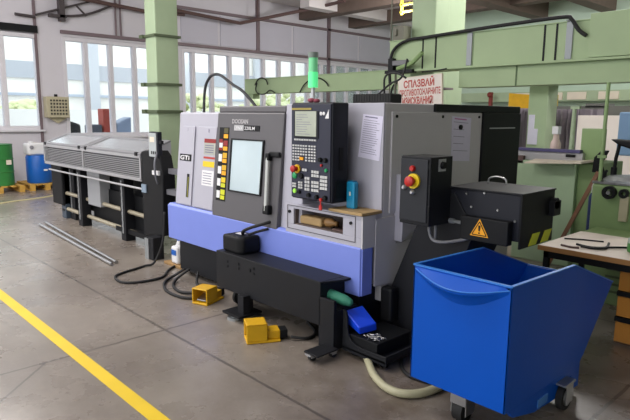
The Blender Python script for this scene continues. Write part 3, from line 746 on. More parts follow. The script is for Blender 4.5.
# underneath
MB().cyl((-9.75, FY+.02, .80), (-6.5, FY+.02, .79), .014, n=10).build('thin_rail', alu, bf)
MB().box(-9.92, -9.46, 3.32, 3.66, .22, .885).build('end_cabinet', black_deep, bf, .02)
MB().box(-9.45, -6.45, 3.52, 3.66, .20, .885).build('back_panel', black_deep, bf)
MB().box(-8.47, -8.03, 3.34, 3.50, .36, .885).build('drive_cover', mat('drive_grey', '96989C', .5), bf, .008)
for (p0, p1) in (((-9.85, 3.395, .425), (-6.5, 3.395, .395)), ((-9.45, 3.395, .16), (-7.0, 3.395, .13))):
    smooth_angle(MB().cyl(p0, p1, .03, n=12).build('guide_tube', beige_tube, bf))
m_ = MB().box(-9.64, -9.46, 3.36, 3.50, 0, .885)
lg = m_.build('leg', mat('leg_bluegrey', '3E4A58', .5), bf, .006)
m_ = MB()
for k in range(8): m_.box(-9.60, -9.50, 3.355, 3.362, .12+k*.09, .155+k*.09)
m_.build('vent_grille', black_deep, lg)
for x0, x1, y0, y1 in ((-8.78, -8.62, 3.30, 3.44), (-7.36, -7.22, 3.33, 3.47), (-9.42, -9.22, 3.42, 3.6)):
    lg = MB().box(x0, x1, y0, y1, 0, .885).build('leg', black_paint, bf, .006)
    m2 = MB().box(x0+.05, x0+.085, y0-.003, y0, .1, .82)
    for k in range(9): m2.box(x0+.05, x0+.085, y0-.006, y0, .1+k*.085, .14+k*.085)
    m2.build('vent_grille', galv, lg)
MB().box(-7.6, -6.5, 3.36, 3.5, .10, .16).build('cross_beam', black_deep, bf)
MB().box(-8.60, -6.5, 3.47, 3.50, .14, .62).build('lower_panel', black_deep, bf)
MB().box(-9.2, -8.78, 3.47, 3.50, .2, .885).build('lower_panel', black_deep, bf)
# head end by the spindle
MB().prism([(-6.485, 3.225, .22), (-6.0, 3.225, .28), (-5.96, 3.225, 1.0), (-6.02, 3.225, 1.22), (-6.1, 3.225, 1.28), (-6.40, 3.225, 1.27), (-6.485, 3.225, 1.25)], (0, .16, 0)).build('head_cabinet', black_deep, bf, .012)
MB().box(-6.19, -6.02, 3.10, 3.24, 0, .27).build('head_pedestal', black_paint, bf, .006)
MB().box(-6.21, -6.12, 3.09, 3.11, .0, .25).build('pedestal_strip', galv, bf)
MB().box(-6.475, -6.36, 3.21, 3.226, .76, .86).build('label', mat('label_bluegrey', '7C8EA0', .5), bf)
MB().box(-6.17, -6.02, 3.20, 3.226, 1.0, 1.05).build('white_clamp', white, bf)
MB().tube([(-6.06, 3.215, 1.26), (-6.02, 3.16, 1.15), (-6.03, 3.17, 1.0), (-6.06, 3.21, .9)], .012).build('head_cable', mat('cable_grey', '70727A', .5), bf, smooth=True)
pd = MB().box(-6.24, -6.03, 3.215, 3.27, 1.19, 1.50).build('pendant', panel_navy, bf, .008)
MB().box(-6.235, -6.06, 3.205, 3.217, 1.21, 1.485).build('pendant_face', mat('pendant_face', 'A8AEB0', .5), pd, .003)
m_ = MB().use(black_deep)
for k in range(3): m_.box(-6.18+k*.045, -6.155+k*.045, 3.202, 3.205, 1.24, 1.275)
m_.use(cream).box(-6.20, -6.10, 3.202, 3.205, 1.38, 1.44)
m_.build('keys', None, pd)
MB().box(-6.03, -5.98, 3.225, 3.26, 1.36, 1.40).build('pendant_knob', black_deep, pd)
# link to the spindle
MB().box(-5.97, -5.39, 3.3, 3.38, 1.02, 1.08).box(-5.97, -5.39, 3.27, 3.38, .78, .84).build('spindle_link', mat('link_grey', '66666C', .5), bf)

# steel bars on the floor
tag(smooth_angle(MB().cyl((-9.10, 2.83, .022), (-6.13, 2.645, .022), .02, n=12).build('steel_bar', steel)), 'round steel bar on the floor, the nearer of the two to the yellow line', 'bar', 'steel bars on the floor')
tag(smooth_angle(MB().cyl((-9.20, 2.95, .022), (-6.18, 2.72, .022), .02, n=12).build('steel_bar', steel)), 'round steel bar on the floor, the one nearer the bar feeder legs', 'bar', 'steel bars on the floor')

# cables on the floor
tag(MB().tube([(-5.72, 3.10, .62), (-5.74, 3.08, .3), (-5.80, 3.0, .05), (-5.84, 2.9, .014), (-5.80, 2.80, .014), (-5.70, 2.52, .014), (-5.55, 2.43, .014), (-5.37, 2.44, .014), (-5.28, 2.6, .014), (-5.30, 2.82, .014), (-5.50, 3.0, .014), (-5.62, 3.16, .014)], .013).build('floor_cable', black_rubber, None, smooth=True), 'black cable looping on the floor below the bar feeder head', 'cable')
# white jug on a board behind the feeder pedestal
r = thing('plastic_jug', 'white plastic jug with blue cap by the left end of the machine', 'jug', (-5.62, 3.22, .03))
MB().prism([(-5.72, 3.16, .03), (-5.58, 3.16, .03), (-5.58, 3.30, .03), (-5.72, 3.30, .03)], (0, 0, .2)).build('body', white, r, .025, seg=3)
MB().cyl((-5.65, 3.23, .23), (-5.65, 3.23, .29), .04, .02, 14).build('neck', white, r)
MB().cyl((-5.65, 3.23, .29), (-5.65, 3.23, .315), .022, n=14).build('cap', drum_blue, r)
MB().box(-5.70, -5.60, 3.156, 3.16, .13, .19).build('label', drum_blue, r)
tag(MB().box(-5.85, -5.42, 3.14, 3.5, 0, .03).build('base_board', cardboard, None, .003), 'brown cardboard sheet on the floor under the white jug', 'cardboard')
tag(MB().box(-5.56, -5.40, 3.20, 3.5, .03, .36).build('white_box', mat('white_wrap', 'C8C4BE', .6), None, .006), 'off-white box standing behind the plastic jug beside the machine', 'box')

# foot pedals
def pedal(loc, rot, label):
    """yellow guarded foot switch, opening towards local -Y"""
    r = thing('foot_pedal', label, 'pedal', (0, 0, 0), 'yellow foot pedals')
    w_, h_, d_ = .085, .15, .16
    MB().box(-w_, w_, -d_, .10, .0, .02).box(-w_, -w_+.014, -d_, 0, .02, h_).box(w_-.014, w_, -d_, 0, .02, h_).box(-w_, w_, -d_, 0, h_-.014, h_).box(-w_, w_, -.014, 0, .02, h_).build('guard', yellow, r, .006)
    MB().box(-w_+.025, w_-.025, 0, .10, .02, .085).build('housing', yellow, r, .008)
    m2 = MB().hexa([(-.05, -.135, .03), (.05, -.135, .03), (.05, -.02, .06), (-.05, -.02, .06), (-.05, -.135, .042), (.05, -.135, .042), (.05, -.02, .075), (-.05, -.02, .075)])
    m2.build('treadle', steel, r, .003)
    MB().box(-.05, .05, .10, .16, .015, .08).build('connector', black_deep, r, .006)
    r.location = loc; r.rotation_euler = (0, 0, rot)
    return r
pa = pedal((-4.36, 2.80, 0), 0.35, 'yellow guarded foot pedal under the tank with cable loops beside it')
MB().cyl((-.02+.10, -.05, .06), (.17, .0, .20), .010, n=8).build('lever', black_deep, pa)
MB().cyl((-.07, -.15, .03), (.04, -.13, .12), .010, n=8).build('lever', steel, pa)
pb_ = pedal((-3.28, 2.60, 0), -.5, 'yellow foot pedal with black connector in front of the support foot')
tag(MB().tube([(-5.15, 3.0, .10), (-5.22, 2.92, .03), (-5.12, 2.75, .014), (-4.85, 2.62, .014), (-4.58, 2.62, .014), (-4.45, 2.70, .02), (-4.42, 2.76, .03)], .014).tube([(-5.05, 3.0, .12), (-5.10, 2.88, .03), (-4.95, 2.75, .014), (-4.72, 2.70, .014), (-4.56, 2.76, .03), (-4.47, 2.80, .04)], .014).tube([(-4.95, 3.04, .1), (-4.85, 2.96, .02), (-4.68, 2.92, .014), (-4.5, 2.86, .03)], .014).build('cable_loop', black_rubber, None, smooth=True), 'coiled black cables running to the foot pedal under the tank', 'cable')
tag(MB().tube([(-3.13, 2.72, .03), (-3.05, 2.82, .015), (-3.1, 2.95, .015), (-3.3, 3.05, .02)], .012).build('pedal_cable', black_rubber, None, smooth=True), 'short black cable behind the pedal in front of the support foot', 'cable')
# cream suction hose and black leads by the bin
tag(MB().tube([(-2.56, 2.93, .028), (-2.44, 2.83, .028), (-2.26, 2.69, .028), (-2.09, 2.62, .028), (-1.97, 2.65, .028), (-1.90, 2.78, .028), (-1.90, 3.0, .028), (-2.02, 3.2, .028)], .026, 12).build('suction_hose', hose_cream, None, smooth=True), 'thick cream hose curving on the floor from the tank under the bin', 'hose')
tag(MB().tube([(-2.32, 3.05, .016), (-2.22, 2.93, .016), (-2.10, 2.88, .016), (-1.95, 2.93, .016), (-1.86, 3.1, .016)], .013).tube([(-2.22, 3.1, .014), (-2.16, 2.98, .014), (-2.05, 2.99, .014), (-1.92, 3.04, .014)], .011).build('floor_lead', black_rubber, None, smooth=True), 'black leads on the floor between conveyor base and blue bin', 'cable')

# ------------------------------------------------------------------ far left: drums on pallets
def pallet(x0, x1, y0, y1, label):
    r = thing('wooden_pallet', label, 'pallet', ((x0+x1)/2, (y0+y1)/2, 0), 'wooden pallets by the window wall')
    m2 = MB()
    n = 6
    for k in range(n):
        a = y0+(y1-y0-.1)*k/(n-1); m2.box(x0, x1, a, a+.1, .12, .142)
    m2.build('deck_boards', pallet_wood, r)
    for a in (x0, (x0+x1)/2-.05, x1-.1):
        for c in (y0, (y0+y1)/2-.05, y1-.1): MB().box(a, a+.1, c, c+.1, .02, .12).build('block', pallet_wood, r)
    for c in (y0, (y0+y1)/2-.05, y1-.1): MB().box(x0, x1, c, c+.1, 0, .02).build('skid', pallet_wood, r)
pallet(-14.35, -13.35, 2.95, 3.90, 'pale wooden pallet carrying the green drum')
pallet(-14.35, -13.35, 4.02, 4.75, 'pale wooden pallet carrying the blue drum')
r = thing('steel_drum', 'green steel drum on a pallet at the left edge', 'drum', (-13.75, 3.52, .142))
smooth_angle(MB().turn((-13.75, 3.52, .142), [(.29, 0), (.29, .28), (.302, .295), (.29, .31), (.29, .56), (.302, .575), (.29, .59), (.29, .87), (.298, .88), (.298, .89), (.28, .89), (.28, .878)], n=36).build('shell', drum_green, r), 30)
MB().prism([(-13.47, 3.60, .60), (-13.47, 3.70, .60), (-13.47, 3.70, .70), (-13.47, 3.60, .70)], (.012, 0, 0)).build('label', cream, r)
r = thing('plastic_drum', 'blue drum on a pallet near the bar feeder', 'drum', (-13.75, 4.35, .142))
smooth_angle(MB().turn((-13.75, 4.35, .142), [(.25, 0), (.27, .03), (.27, .58), (.25, .62), (.25, .63)], n=32).build('shell', drum_blue, r), 40)
MB().box(-13.49, -13.475, 4.36, 4.44, .42, .46).build('label', white, r)
r = thing('canister', 'white canister with blue mark standing on the blue drum', 'canister', (-13.75, 4.33, .772))
MB().box(-13.93, -13.57, 4.08, 4.58, .772, 1.04).build('body', white, r, .05, seg=3)
MB().cyl((-13.75, 4.2, 1.04), (-13.75, 4.2, 1.08), .05, n=14).build('cap', white, r)
MB().cyl((-13.57, 4.5, .96), (-13.565, 4.5, .96), .045, n=18).build('mark', drum_blue, r)
MB().cyl((-13.57, 4.16, .95), (-13.54, 4.16, .95), .04, n=14).build('tap', mat('tap_grey', '8A8890', .5), r)
# beige alarm cabinet on the pier
r = thing('wall_cabinet', 'beige cabinet with rows of dark push buttons on the pier between windows', 'cabinet', (-14.6, 5.13, 1.5))
MB().box(WX, WX+.22, 4.88, 5.42, 1.60, 2.10).build('body', beige_box, r, .01)
MB().prism([(WX, 4.95, 1.60), (WX, 5.40, 1.60), (WX, 5.17, 1.46)], (.1, 0, 0)).build('bracket', beige_box, r)
m_ = MB().box(WX+.22, WX+.224, 4.95, 5.37, 1.65, 2.05)
m_.use(beige_box); m_.use(black_deep)
for i in range(6):
    for j in range(5): m_.box(WX+.222, WX+.235, 4.97+i*.07, 5.005+i*.07, 1.67+j*.08, 1.71+j*.08)
m_.build('button_grid', None, r)
MB().cyl((WX+.1, 5.15, 2.10), (WX+.1, 5.15, 2.16), .04, n=12).build('gland', black_deep, r)
# bracket and tie rods above
tag(MB().box(WX+.05, WX+.2, 5.33, 5.46, 3.9, 4.9).box(WX+.05, WX+.2, 5.1, 5.5, 3.98, 4.05).tube([(WX+.12, 4.35, 3.95), (WX+.12, 4.78, 3.93)], .035, smooth=False).tube([(WX+.12, 4.8, 3.98), (WX+.12, 6.5, 4.6)], .025, smooth=False).tube([(WX+.12, 5.2, 4.0), (WX+.12, 6.0, 4.13), (WX+.12, 6.8, 4.5)], .03).tube([(WX+.12, 5.75, 4.33), (WX+.12, 6.0, 4.10)], .025, smooth=False).build('pipe_bracket', mat('bracket_dark', '453E40', .6)), 'dark pipe bracket with tie rods high on the pier between windows', 'bracket')
tag(MB().tube([(WX+.25, 5.45, 4.50), (WX+.25, 7.6, 4.38), (WX+.25, 8.7, 4.45)], .05, smooth=False).build('wall_pipe', rust), 'red-brown pipe high on the wall left of the near green column', 'pipe')
tag(MB().tube([(WX+.4, 8.0, 4.52), (WX+.4, 10.5, 4.40), (-13.47, 12.68, 5.0), (-12.2, 12.7, 5.05)], .05, smooth=False).tube([(WX+.4, 11.15, 4.55), (WX+.4, 11.15, 5.25)], .02, smooth=False).build('ceiling_pipe', rust), 'long red-brown pipe bending away from the cladding under the ceiling', 'pipe')
tag(MB().tube([(WX+.03, 6.80, 3.70), (WX+.03, 6.80, 5.25)], .025, smooth=False).tube([(WX+.03, 6.93, 3.70), (WX+.03, 6.93, 5.25)], .025, smooth=False).build('hanging_pipe', rail_brown), 'thin twin pipe dropping to the window head left of green column', 'pipe')
# yellow can beside the feeder
tag(MB().box(-7.35, -6.95, 4.75, 5.05, .75, 1.12).build('oil_can', yellow_bright, None, .02), 'yellow can standing on a dark cabinet behind the feeder head', 'can')
tag(MB().box(-7.5, -6.6, 4.7, 5.3, 0, .75).build('dark_cabinet', panel_navy, None, .01), 'dark low cabinet behind the feeder head under the yellow can', 'cabinet')
tag(MB().box(-7.5, -6.6, 5.1, 5.3, .75, 1.25).build('white_case', white, None, .02), 'white case at the rear of the dark cabinet behind the feeder', 'case')

# ------------------------------------------------------------------ green overhead structure
BY = 7.5
struct(MB().box(-6.17, 4.4, BY, BY+.3, 2.43, 2.90).box(-6.17, 4.4, BY-.08, BY+.36, 2.40, 2.43).box(-6.17, 4.4, BY-.02, BY+.32, 2.895, 2.91).build('trim_13', green_beam, None, .004))
struct(MB().box(-4.85, 4.4, BY+.02, BY+.3, 2.13, 2.40).build('trim_14', green_beam, None, .004))
struct(MB().box(-2.98, 4.4, BY-.05, BY+.0, 2.44, 2.965).build('trim_15', green_beam, None, .004))
struct(MB().box(-11.5, -6.1, 8.5, 8.75, 2.21, 2.54).box(-11.42, -11.2, 8.52, 8.72, 2.09, 2.21).box(-11.5, -6.1, 8.48, 8.77, 2.54, 2.555).box(-11.5, -6.1, 8.48, 8.77, 2.20, 2.215).build('trim_16', green_beam, None, .004))
m_ = MB()
for x in (-5.52, -5.28, -3.58, -3.42): m_.box(x, x+.026, BY-.006, BY, 2.43, 2.90)
struct(m_.build('trim_17', black_deep))
m_ = MB(); m_.box(-3.95, -3.93, BY+.012, BY+.02, 2.13, 2.40).box(-4.62, -4.615, BY-.004, BY, 2.43, 2.9)
struct(m_.build('trim_18', mat('seam_green', '4E6440', .6)))
for x, lb in ((-4.72, 'silver strap plate on the green beam nearer the large column'), (-3.28, 'silver strap plate on the green beam farther from the large column')):
    tag(MB().box(x, x+.085, BY-.02, BY-.004, 2.44, 2.92).box(x, x+.085, BY-.05, BY+.05, 2.91, 2.925).build('strap_plate', mat('strap_grey', '8E9396', .5, metal=.3), None, .003), lb, 'plate')
tag(MB().tube([(-6.1, 7.45, 2.2), (-6.12, 7.45, 2.5), (-6.05, 7.45, 2.75), (-5.8, 7.45, 2.88), (-5.4, 7.45, 2.90), (-4.6, 7.44, 2.93), (-3.9, 7.44, 2.95), (-3.3, 7.42, 2.955), (-3.2, 7.42, 2.92), (-3.1, 7.42, 2.78), (-3.0, 7.42, 2.70)], .025).build('overhead_cable', black_rubber, None, smooth=True), 'thick black cable laid along the top of the green beam', 'cable')
tag(MB().tube([(-5.45, 7.42, 2.38), (-5.2, 7.42, 2.39), (-5.0, 7.42, 2.41)], .01).tube([(-6.9, 8.45, 1.95), (-6.85, 8.45, 2.25), (-6.6, 8.45, 2.33), (-6.3, 8.4, 2.25)], .018).build('drop_cable', black_rubber, None, smooth=True), 'black cable drooping from the beam end towards the machine roof', 'cable')
tag(MB().tube([(-7.85, 5.0, 0), (-7.85, 5.0, 1.0), (-7.847, 5.0, 1.77), (-7.80, 5.0, 2.1), (-7.70, 5.0, 2.24), (-7.573, 5.0, 2.30), (-7.38, 5.0, 2.29), (-7.08, 5.0, 2.15), (-6.74, 5.0, 1.99), (-6.4, 5.05, 1.6), (-6.3, 5.1, .8), (-6.3, 5.1, 0)], .022).build('gooseneck_hose', mat('hose_dark', '35363A', .6), None, smooth=True), 'dark gooseneck hose arching up behind the left end of the machine', 'hose')
tag(MB().tube([(-11.03, 8.45, 2.40), (-10.9, 8.45, 2.53), (-10.757, 8.45, 2.556), (-10.6, 8.45, 2.5), (-10.55, 8.45, 2.40)], .014).tube([(-10.95, 8.45, 2.45), (-11.0, 8.45, 2.3), (-10.9, 8.45, 2.2), (-10.65, 8.45, 2.19), (-10.46, 8.45, 2.27), (-10.28, 8.45, 2.2)], .014).build('hanging_cable', black_rubber, None, smooth=True), 'thin black cable looped at the free left end of the lower green beam', 'cable')
tag(MB().tube([(-9.43, 8.45, 2.2), (-9.3, 8.45, 2.35), (-9.1, 8.45, 2.45), (-8.86, 8.45, 2.48), (-8.65, 8.45, 2.4), (-8.55, 8.45, 2.3)], .014).build('hanging_cable', black_rubber, None, smooth=True), 'thin black cable arching on the lower green beam just right of the signal lamp', 'cable')
r = thing('lamp_bracket', 'dark swivel bracket hanging on the green beam above the sign', 'bracket', (-5.8, 7.4, 2.4))
MB().box(-6.1, -6.0, 7.38, 7.46, 2.42, 2.62).box(-6.15, -5.6, 7.36, 7.48, 2.38, 2.43).build('clamp', black_deep, r)
MB().tube([(-5.9, 7.38, 2.45), (-5.6, 7.36, 2.52), (-5.4, 7.34, 2.66)], .035, smooth=False).build('arm', green_mach, r)
MB().box(-6.0, -5.72, 7.36, 7.44, 2.50, 2.58).build('motor', mat('motor_grey', '6E6E72', .5), r, .01)
# junction box + pipes at the beam end
tag(MB().box(-6.20, -5.98, 7.6, 7.8, 2.91, 3.15).box(-6.16, -6.10, 7.57, 7.6, 3.0, 3.1).tube([(-6.25, 7.62, 0), (-6.25, 7.62, 5.25)], .012, smooth=False).tube([(-6.16, 7.66, 0), (-6.16, 7.66, 2.95)], .018, smooth=False).build('junction_box', mat('jb', '6C6A5E', .6)), 'grey junction box with conduit at the left end of the upper green beam', 'box')
# yellow crane rail detail near the ceiling
m_ = MB()
for z in (4.30, 4.48): m_.box(-9.58, -9.0, 12.0, 12.05, z, z+.045)
for x in (-9.56, -9.1): m_.box(x, x+.05, 12.0, 12.05, 4.26, 5.25)
tag(m_.build('hanging_rail', mat('rail_yellow', 'B09C2C', .6)), 'small yellow railing hanging high under the ceiling left of the large column', 'railing')
# warning sign in Cyrillic
r = thing('warning_sign', 'white sign with red Cyrillic lettering leaning on the green column above the machine', 'sign', (-5.5, 7.2, 1.9))
u = V((.80, 0, .043)).normalized(); vv = V((-.043, 0, .80)).normalized(); o0 = V((-5.745, 7.25, 1.835))
FRs = (o0, u, vv, V((0, -1, 0)))
MB().fbox(FRs, 0, .80, 0, .45, -.02, 0).build('board', sign_white, r, .003)
m_ = MB(); m_.fbox(FRs, -.01, .81, .445, .455, -.03, .008).fbox(FRs, -.01, 0, 0, .445, -.03, .008).fbox(FRs, .80, .81, 0, .445, -.03, .008); m_.build('edge', cream, r)
m_ = MB()
m_.text('СПАЗВАЙ', o0+u*.10+vv*.295, u, vv, .145, .003, width=.57, bold=.03)
m_.text('ПРОТИВОПОЖАРНИТЕ', o0+u*.02+vv*.168, u, vv, .13, .003, width=.76, bold=.02)
m_.text('ИЗИСКВАНИЯ!', o0+u*.07+vv*.035, u, vv, .15, .003, width=.58, bold=.03)
m_.build('lettering', sign_red, r)
MB().box(-5.75, -5.5, 7.26, 7.92, 2.12, 2.15).box(-5.4, -5.2, 7.26, 7.92, 2.12, 2.15).build('hanger', rail_brown, r)

# ------------------------------------------------------------------ background right
# slim green column with yellow sheet beyond
struct(MB().box(-4.97, -4.62, 10.0, 10.4, 0, 2.36).box(-5.08, -4.2, 9.9, 10.5, 2.28, 2.36).build('column_3', green_paint, None, .01))
tag(MB().prism([(-6.43, 12, 0), (-5.86, 12, 0), (-5.86, 12, 2.18), (-6.43, 12, 2.23)], (0, .05, 0)).build('yellow_sheet', curtain_yellow), 'yellow ribbed sheet left of the slim green column', 'sheet', None)
tag(MB().prism([(-5.56, 12, 0), (-5.34, 12, 0), (-5.34, 12, 2.17), (-5.56, 12, 2.17)], (0, .05, 0)).build('yellow_sheet', mat('olive_sheet', 'A08C28', .6)), 'narrow olive-yellow sheet right of the slim green column', 'sheet', None)
def curtain(x0, x1, y, z1, label):
    m2 = MB(); n = 40; a = []; b = []
    for i in range(n+1):
        x = x0+(x1-x0)*i/n; yy = y+.06*math.sin(i*1.3)+.03*math.sin(i*.6)
        a.append(yy); b.append(x)
    for i in range(n):
        m2.hexa([(b[i], a[i], .05), (b[i+1], a[i+1], .05), (b[i+1], a[i+1]+.012, .05), (b[i], a[i]+.012, .05), (b[i], a[i], z1), (b[i+1], a[i+1], z1), (b[i+1], a[i+1]+.012, z1), (b[i], a[i]+.012, z1)])
    o = m2.build('welding_curtain', curtain_grey, None); tag(o, label, 'curtain', 'grey curtains behind the green cabinet')
curtain(-5.75, -5.1, 11, 1.88, 'grey-purple curtain left of the slim green column')
curtain(-4.95, -4.05, 11, 1.86, 'grey-purple curtain right of the slim green column')
tag(MB().box(-4.94, -4.83, 9.985, 9.998, 1.50, 1.75).box(-4.94, -4.76, 9.985, 9.998, 1.22, 1.5).build('notice_paper', paper), 'white notices stuck low on the slim green column', 'paper')
# dark stuff along the top edge of the far partition
tag(MB().box(-5.2, -3.0, 11.6, 12.1, 1.70, 1.93).box(-4.6, -4.2, 11.6, 12.0, 1.9, 1.98).box(-5.2, -3.0, 11.62, 12.0, 0, 1.7).build('storage_rack', mat('rack_grey', '6A6A66', .6)), 'dark storage rack beyond the pink-white partition', 'rack')
tag(MB().box(-4.07, -2.2, 10, 10.06, .2, 1.745).box(-4.0, -3.9, 9.9, 10.16, 0, .2).box(-2.5, -2.4, 9.9, 10.16, 0, .2).build('partition_screen', pink_cream), 'pinkish white partition screen behind the grinding machine', 'partition')
tag(MB().box(-2.735, -1.6, 8.0, 8.3, 1.22, 1.78).box(-2.3, -2.2, 8.1, 8.2, 0, 1.22).build('blue_hood', panel_blue, None, .02), 'blue machine cover at the right edge behind the lamp arm', 'cover')
# green machine cabinet
r = thing('green_machine', 'pale green machine cabinet with metal tray top behind the discharge head', 'machine', (-2.95, 6.9, 0))
MB().box(-3.33, -2.62, 6.5, 7.3, 0, 1.20).build('cabinet', green_cab, r, .01)
MB().box(-2.618, -2.40, 6.55, 7.3, 0, 1.20).build('side_cabinet', green_mach, r, .01)
MB().box(-3.36, -2.58, 6.55, 7.2, 1.20, 1.31).build('slide_block', alu, r, .006)
MB().box(-3.34, -2.60, 6.52, 6.6, 1.31, 1.345).build('guide_rail', rail_purple, r, .004)
MB().box(-2.76, -2.66, 6.53, 6.55, 1.26, 1.29).build('slot', black_deep, r)
MB().hexa([(-3.14, 6.30, 1.175), (-2.50, 6.32, 1.21), (-2.40, 6.75, 1.235), (-3.1, 6.75, 1.235), (-3.14, 6.30, 1.185), (-2.50, 6.32, 1.235), (-2.40, 6.75, 1.25), (-3.1, 6.75, 1.25)]).build('swarf_tray', cream, r)
MB().box(-2.64, -2.39, 6.62, 6.68, 1.20, 1.585).build('splash_guard', green_mach, r, .008)
MB().box(-3.35, -3.25, 6.5, 6.55, 1.16, 1.25).build('terminal', rust, r)
# machine bits on it: white bottle
r = thing('coolant_bottle', 'pale bottle with pinkish bag standing on the green machine slide', 'bottle', (-2.98, 6.72, 1.345))
MB().turn((-2.96, 6.7, 1.31), [(.055, 0), (.06, .02), (.06, .09), (.035, .14), (.03, .2)], n=16).build('body', mat('bottle_pink', 'CDB8B0', .5), r, smooth=True)
MB().box(-2.995, -2.925, 6.66, 6.74, 1.51, 1.60).build('label', white, r)
tag(MB().cyl((-2.78, 6.72, 1.31), (-2.78, 6.72, 1.80), .03, .022, 12).box(-2.82, -2.72, 6.7, 6.75, 1.80, 1.83).build('guide_post', green_paint), 'thin green post standing on the green machine beside the bottle', 'post')
# black lever and wooden strip leaning on the side cabinet
tag(MB().box(-.02, .02, -.012, .012, 0, 1.18).build('wooden_strip', brown_wood), 'brown wooden strip leaning against the green cabinet side', 'strip')
o = bpy.context.scene.objects['wooden_strip']; o.location = (-2.68, 6.05, .05); o.rotation_euler = (-.25, .32, 0)
tag(MB().prism([(-2.42, 6.42, 1.12), (-2.37, 6.42, 1.12), (-2.27, 6.42, 1.36), (-2.34, 6.42, 1.36), (-2.41, 6.42, 1.28)], (0, .05, 0)).build('machine_lever', black_deep, None, .008), 'short black lever at the corner of the cream tray', 'lever')
# blue tall bottle
r = thing('blue_cylinder', 'slim dark blue bottle with white cap between green machines', 'bottle', (-2.31, 6.2, 0))
MB().turn((-2.31, 6.25, 0), [(.05, 0), (.05, .88), (.03, .92)], n=16).build('body', mat('navy_blue', '1E2F66', .4), r, smooth=False)
MB().turn((-2.31, 6.25, .92), [(.028, 0), (.028, .07), (.018, .10)], n=14).build('cap', white, r)
# grinding machine right
r = thing('grinding_machine', 'olive green machine body with black handwheel at the right edge', 'machine', (-1.8, 6.3, 0))
MB().box(-2.25, -1.25, 6.0, 6.6, 0, 1.05).build('body', green_mach, r, .03, seg=3)
MB().prism([(-2.25, 6.0, 1.05), (-1.3, 6.0, 1.05), (-1.3, 6.55, 1.05), (-2.25, 6.55, 1.05)], (0, 0, .02)).build('table_edge', steel, r)
MB().turn((-1.98, 6.25, 1.07), [(.24, 0), (.24, .02), (.19, .05), (.1, .06)], n=28).build('table_disc', galv, r, smooth=False)
hw = MB().annulus((-2.06, 5.93, .975), (0, 1, 0), .035, .065, .05).build('handwheel', black_deep, r)
MB().cyl((-2.06, 6.0, .975), (-2.06, 5.92, .975), .02, n=14).build('hub', steel, hw)
hw = MB().annulus((-1.93, 5.95, .975), (0, 1, 0), .02, .045, .04).build('handwheel', black_deep, r)
MB().box(-1.96, -1.88, 5.96, 6.0, .70, .95).build('gauge_plate', beige_box, r, .005)
tag(MB().cyl((-2.21, 6.1, 1.07), (-2.21, 6.1, 2.05), .018, n=10).box(-2.25, -2.17, 6.08, 6.12, 1.3, 1.33).build('pole', green_mach), 'upright thin green pole on the near corner of the olive machine', 'pole')
r = thing('machine_lamp', 'black jointed work lamp on the olive green machine', 'lamp', (-2.0, 6.3, 1.07))
MB().tube([(-2.154, 6.3, 1.08), (-2.145, 6.3, 1.29), (-2.12, 6.3, 1.45)], .018, smooth=False).cyl((-2.154, 6.3, 1.075), (-2.154, 6.3, 1.2), .03, n=12).build('arm', black_deep, r)
MB().hexa([(-2.10, 6.2, 1.43), (-1.86, 6.2, 1.36), (-1.86, 6.4, 1.36), (-2.10, 6.4, 1.43), (-2.19, 6.2, 1.49), (-1.86, 6.2, 1.47), (-1.86, 6.4, 1.47), (-2.19, 6.4, 1.49)]).build('lamp_head', black_deep, r, .02)
tag(MB().tube([(-2.21, 6.2, 1.12), (-2.22, 6.2, 1.16), (-2.25, 6.2, 1.24)], .012, smooth=False).tube([(-2.21, 6.2, 1.13), (-2.18, 6.18, 1.17)], .014, smooth=False).cyl((-2.21, 6.2, 1.072), (-2.21, 6.2, 1.14), .025, n=10).build('clamp_lever', black_deep), 'small black clamp levers on the olive machine table', 'lever')

# workbench
TX0, TX1, TY0, TY1, TZ = -2.0, -.75, 4.36, 5.18, .70
r = thing('work_table', 'wooden topped work table with dark legs behind the blue bin', 'table', ((TX0+TX1)/2, (TY0+TY1)/2, 0))
MB().box(TX0, TX1, TY0, TY1, TZ-.035, TZ).build('tabletop', table_top_m, r, .003)
m_ = MB().box(TX0-.004, TX1, TY0-.008, TY0, TZ-.04, TZ-.002); m_.build('edge_strip', mat('edge_wood', '9A6F40', .5), r)
for y in (TY0+.03, TY1-.06): MB().box(TX0+.03, TX1-.03, y, y+.03, TZ-.10, TZ-.035).build('apron_rail', black_deep, r)
for x, y in ((TX0+.03, TY0+.03), (TX1-.07, TY0+.03), (TX0+.03, TY1-.07), (TX1-.07, TY1-.07)):
    MB().box(x, x+.04, y, y+.04, 0, TZ-.035).build('leg', black_deep, r)
# drawer unit
r = thing('drawer_unit', 'orange-brown drawer cabinet under the work table', 'cabinet', (-1.2, 4.75, 0))
MB().box(-1.44, -.95, 4.54, 5.0, .0, .62).build('carcass', mat('carcass', '5A4030', .5), r, .004)
for k in range(3):
    d_ = MB().box(-1.435, -.955, 4.52, 4.54, .02+k*.2, .175+k*.2).build('drawer', drawer_m, r, .004)
    MB().box(-1.44, -.95, 4.51, 4.54, .18+k*.2, .215+k*.2).build('handle', black_deep, d_)
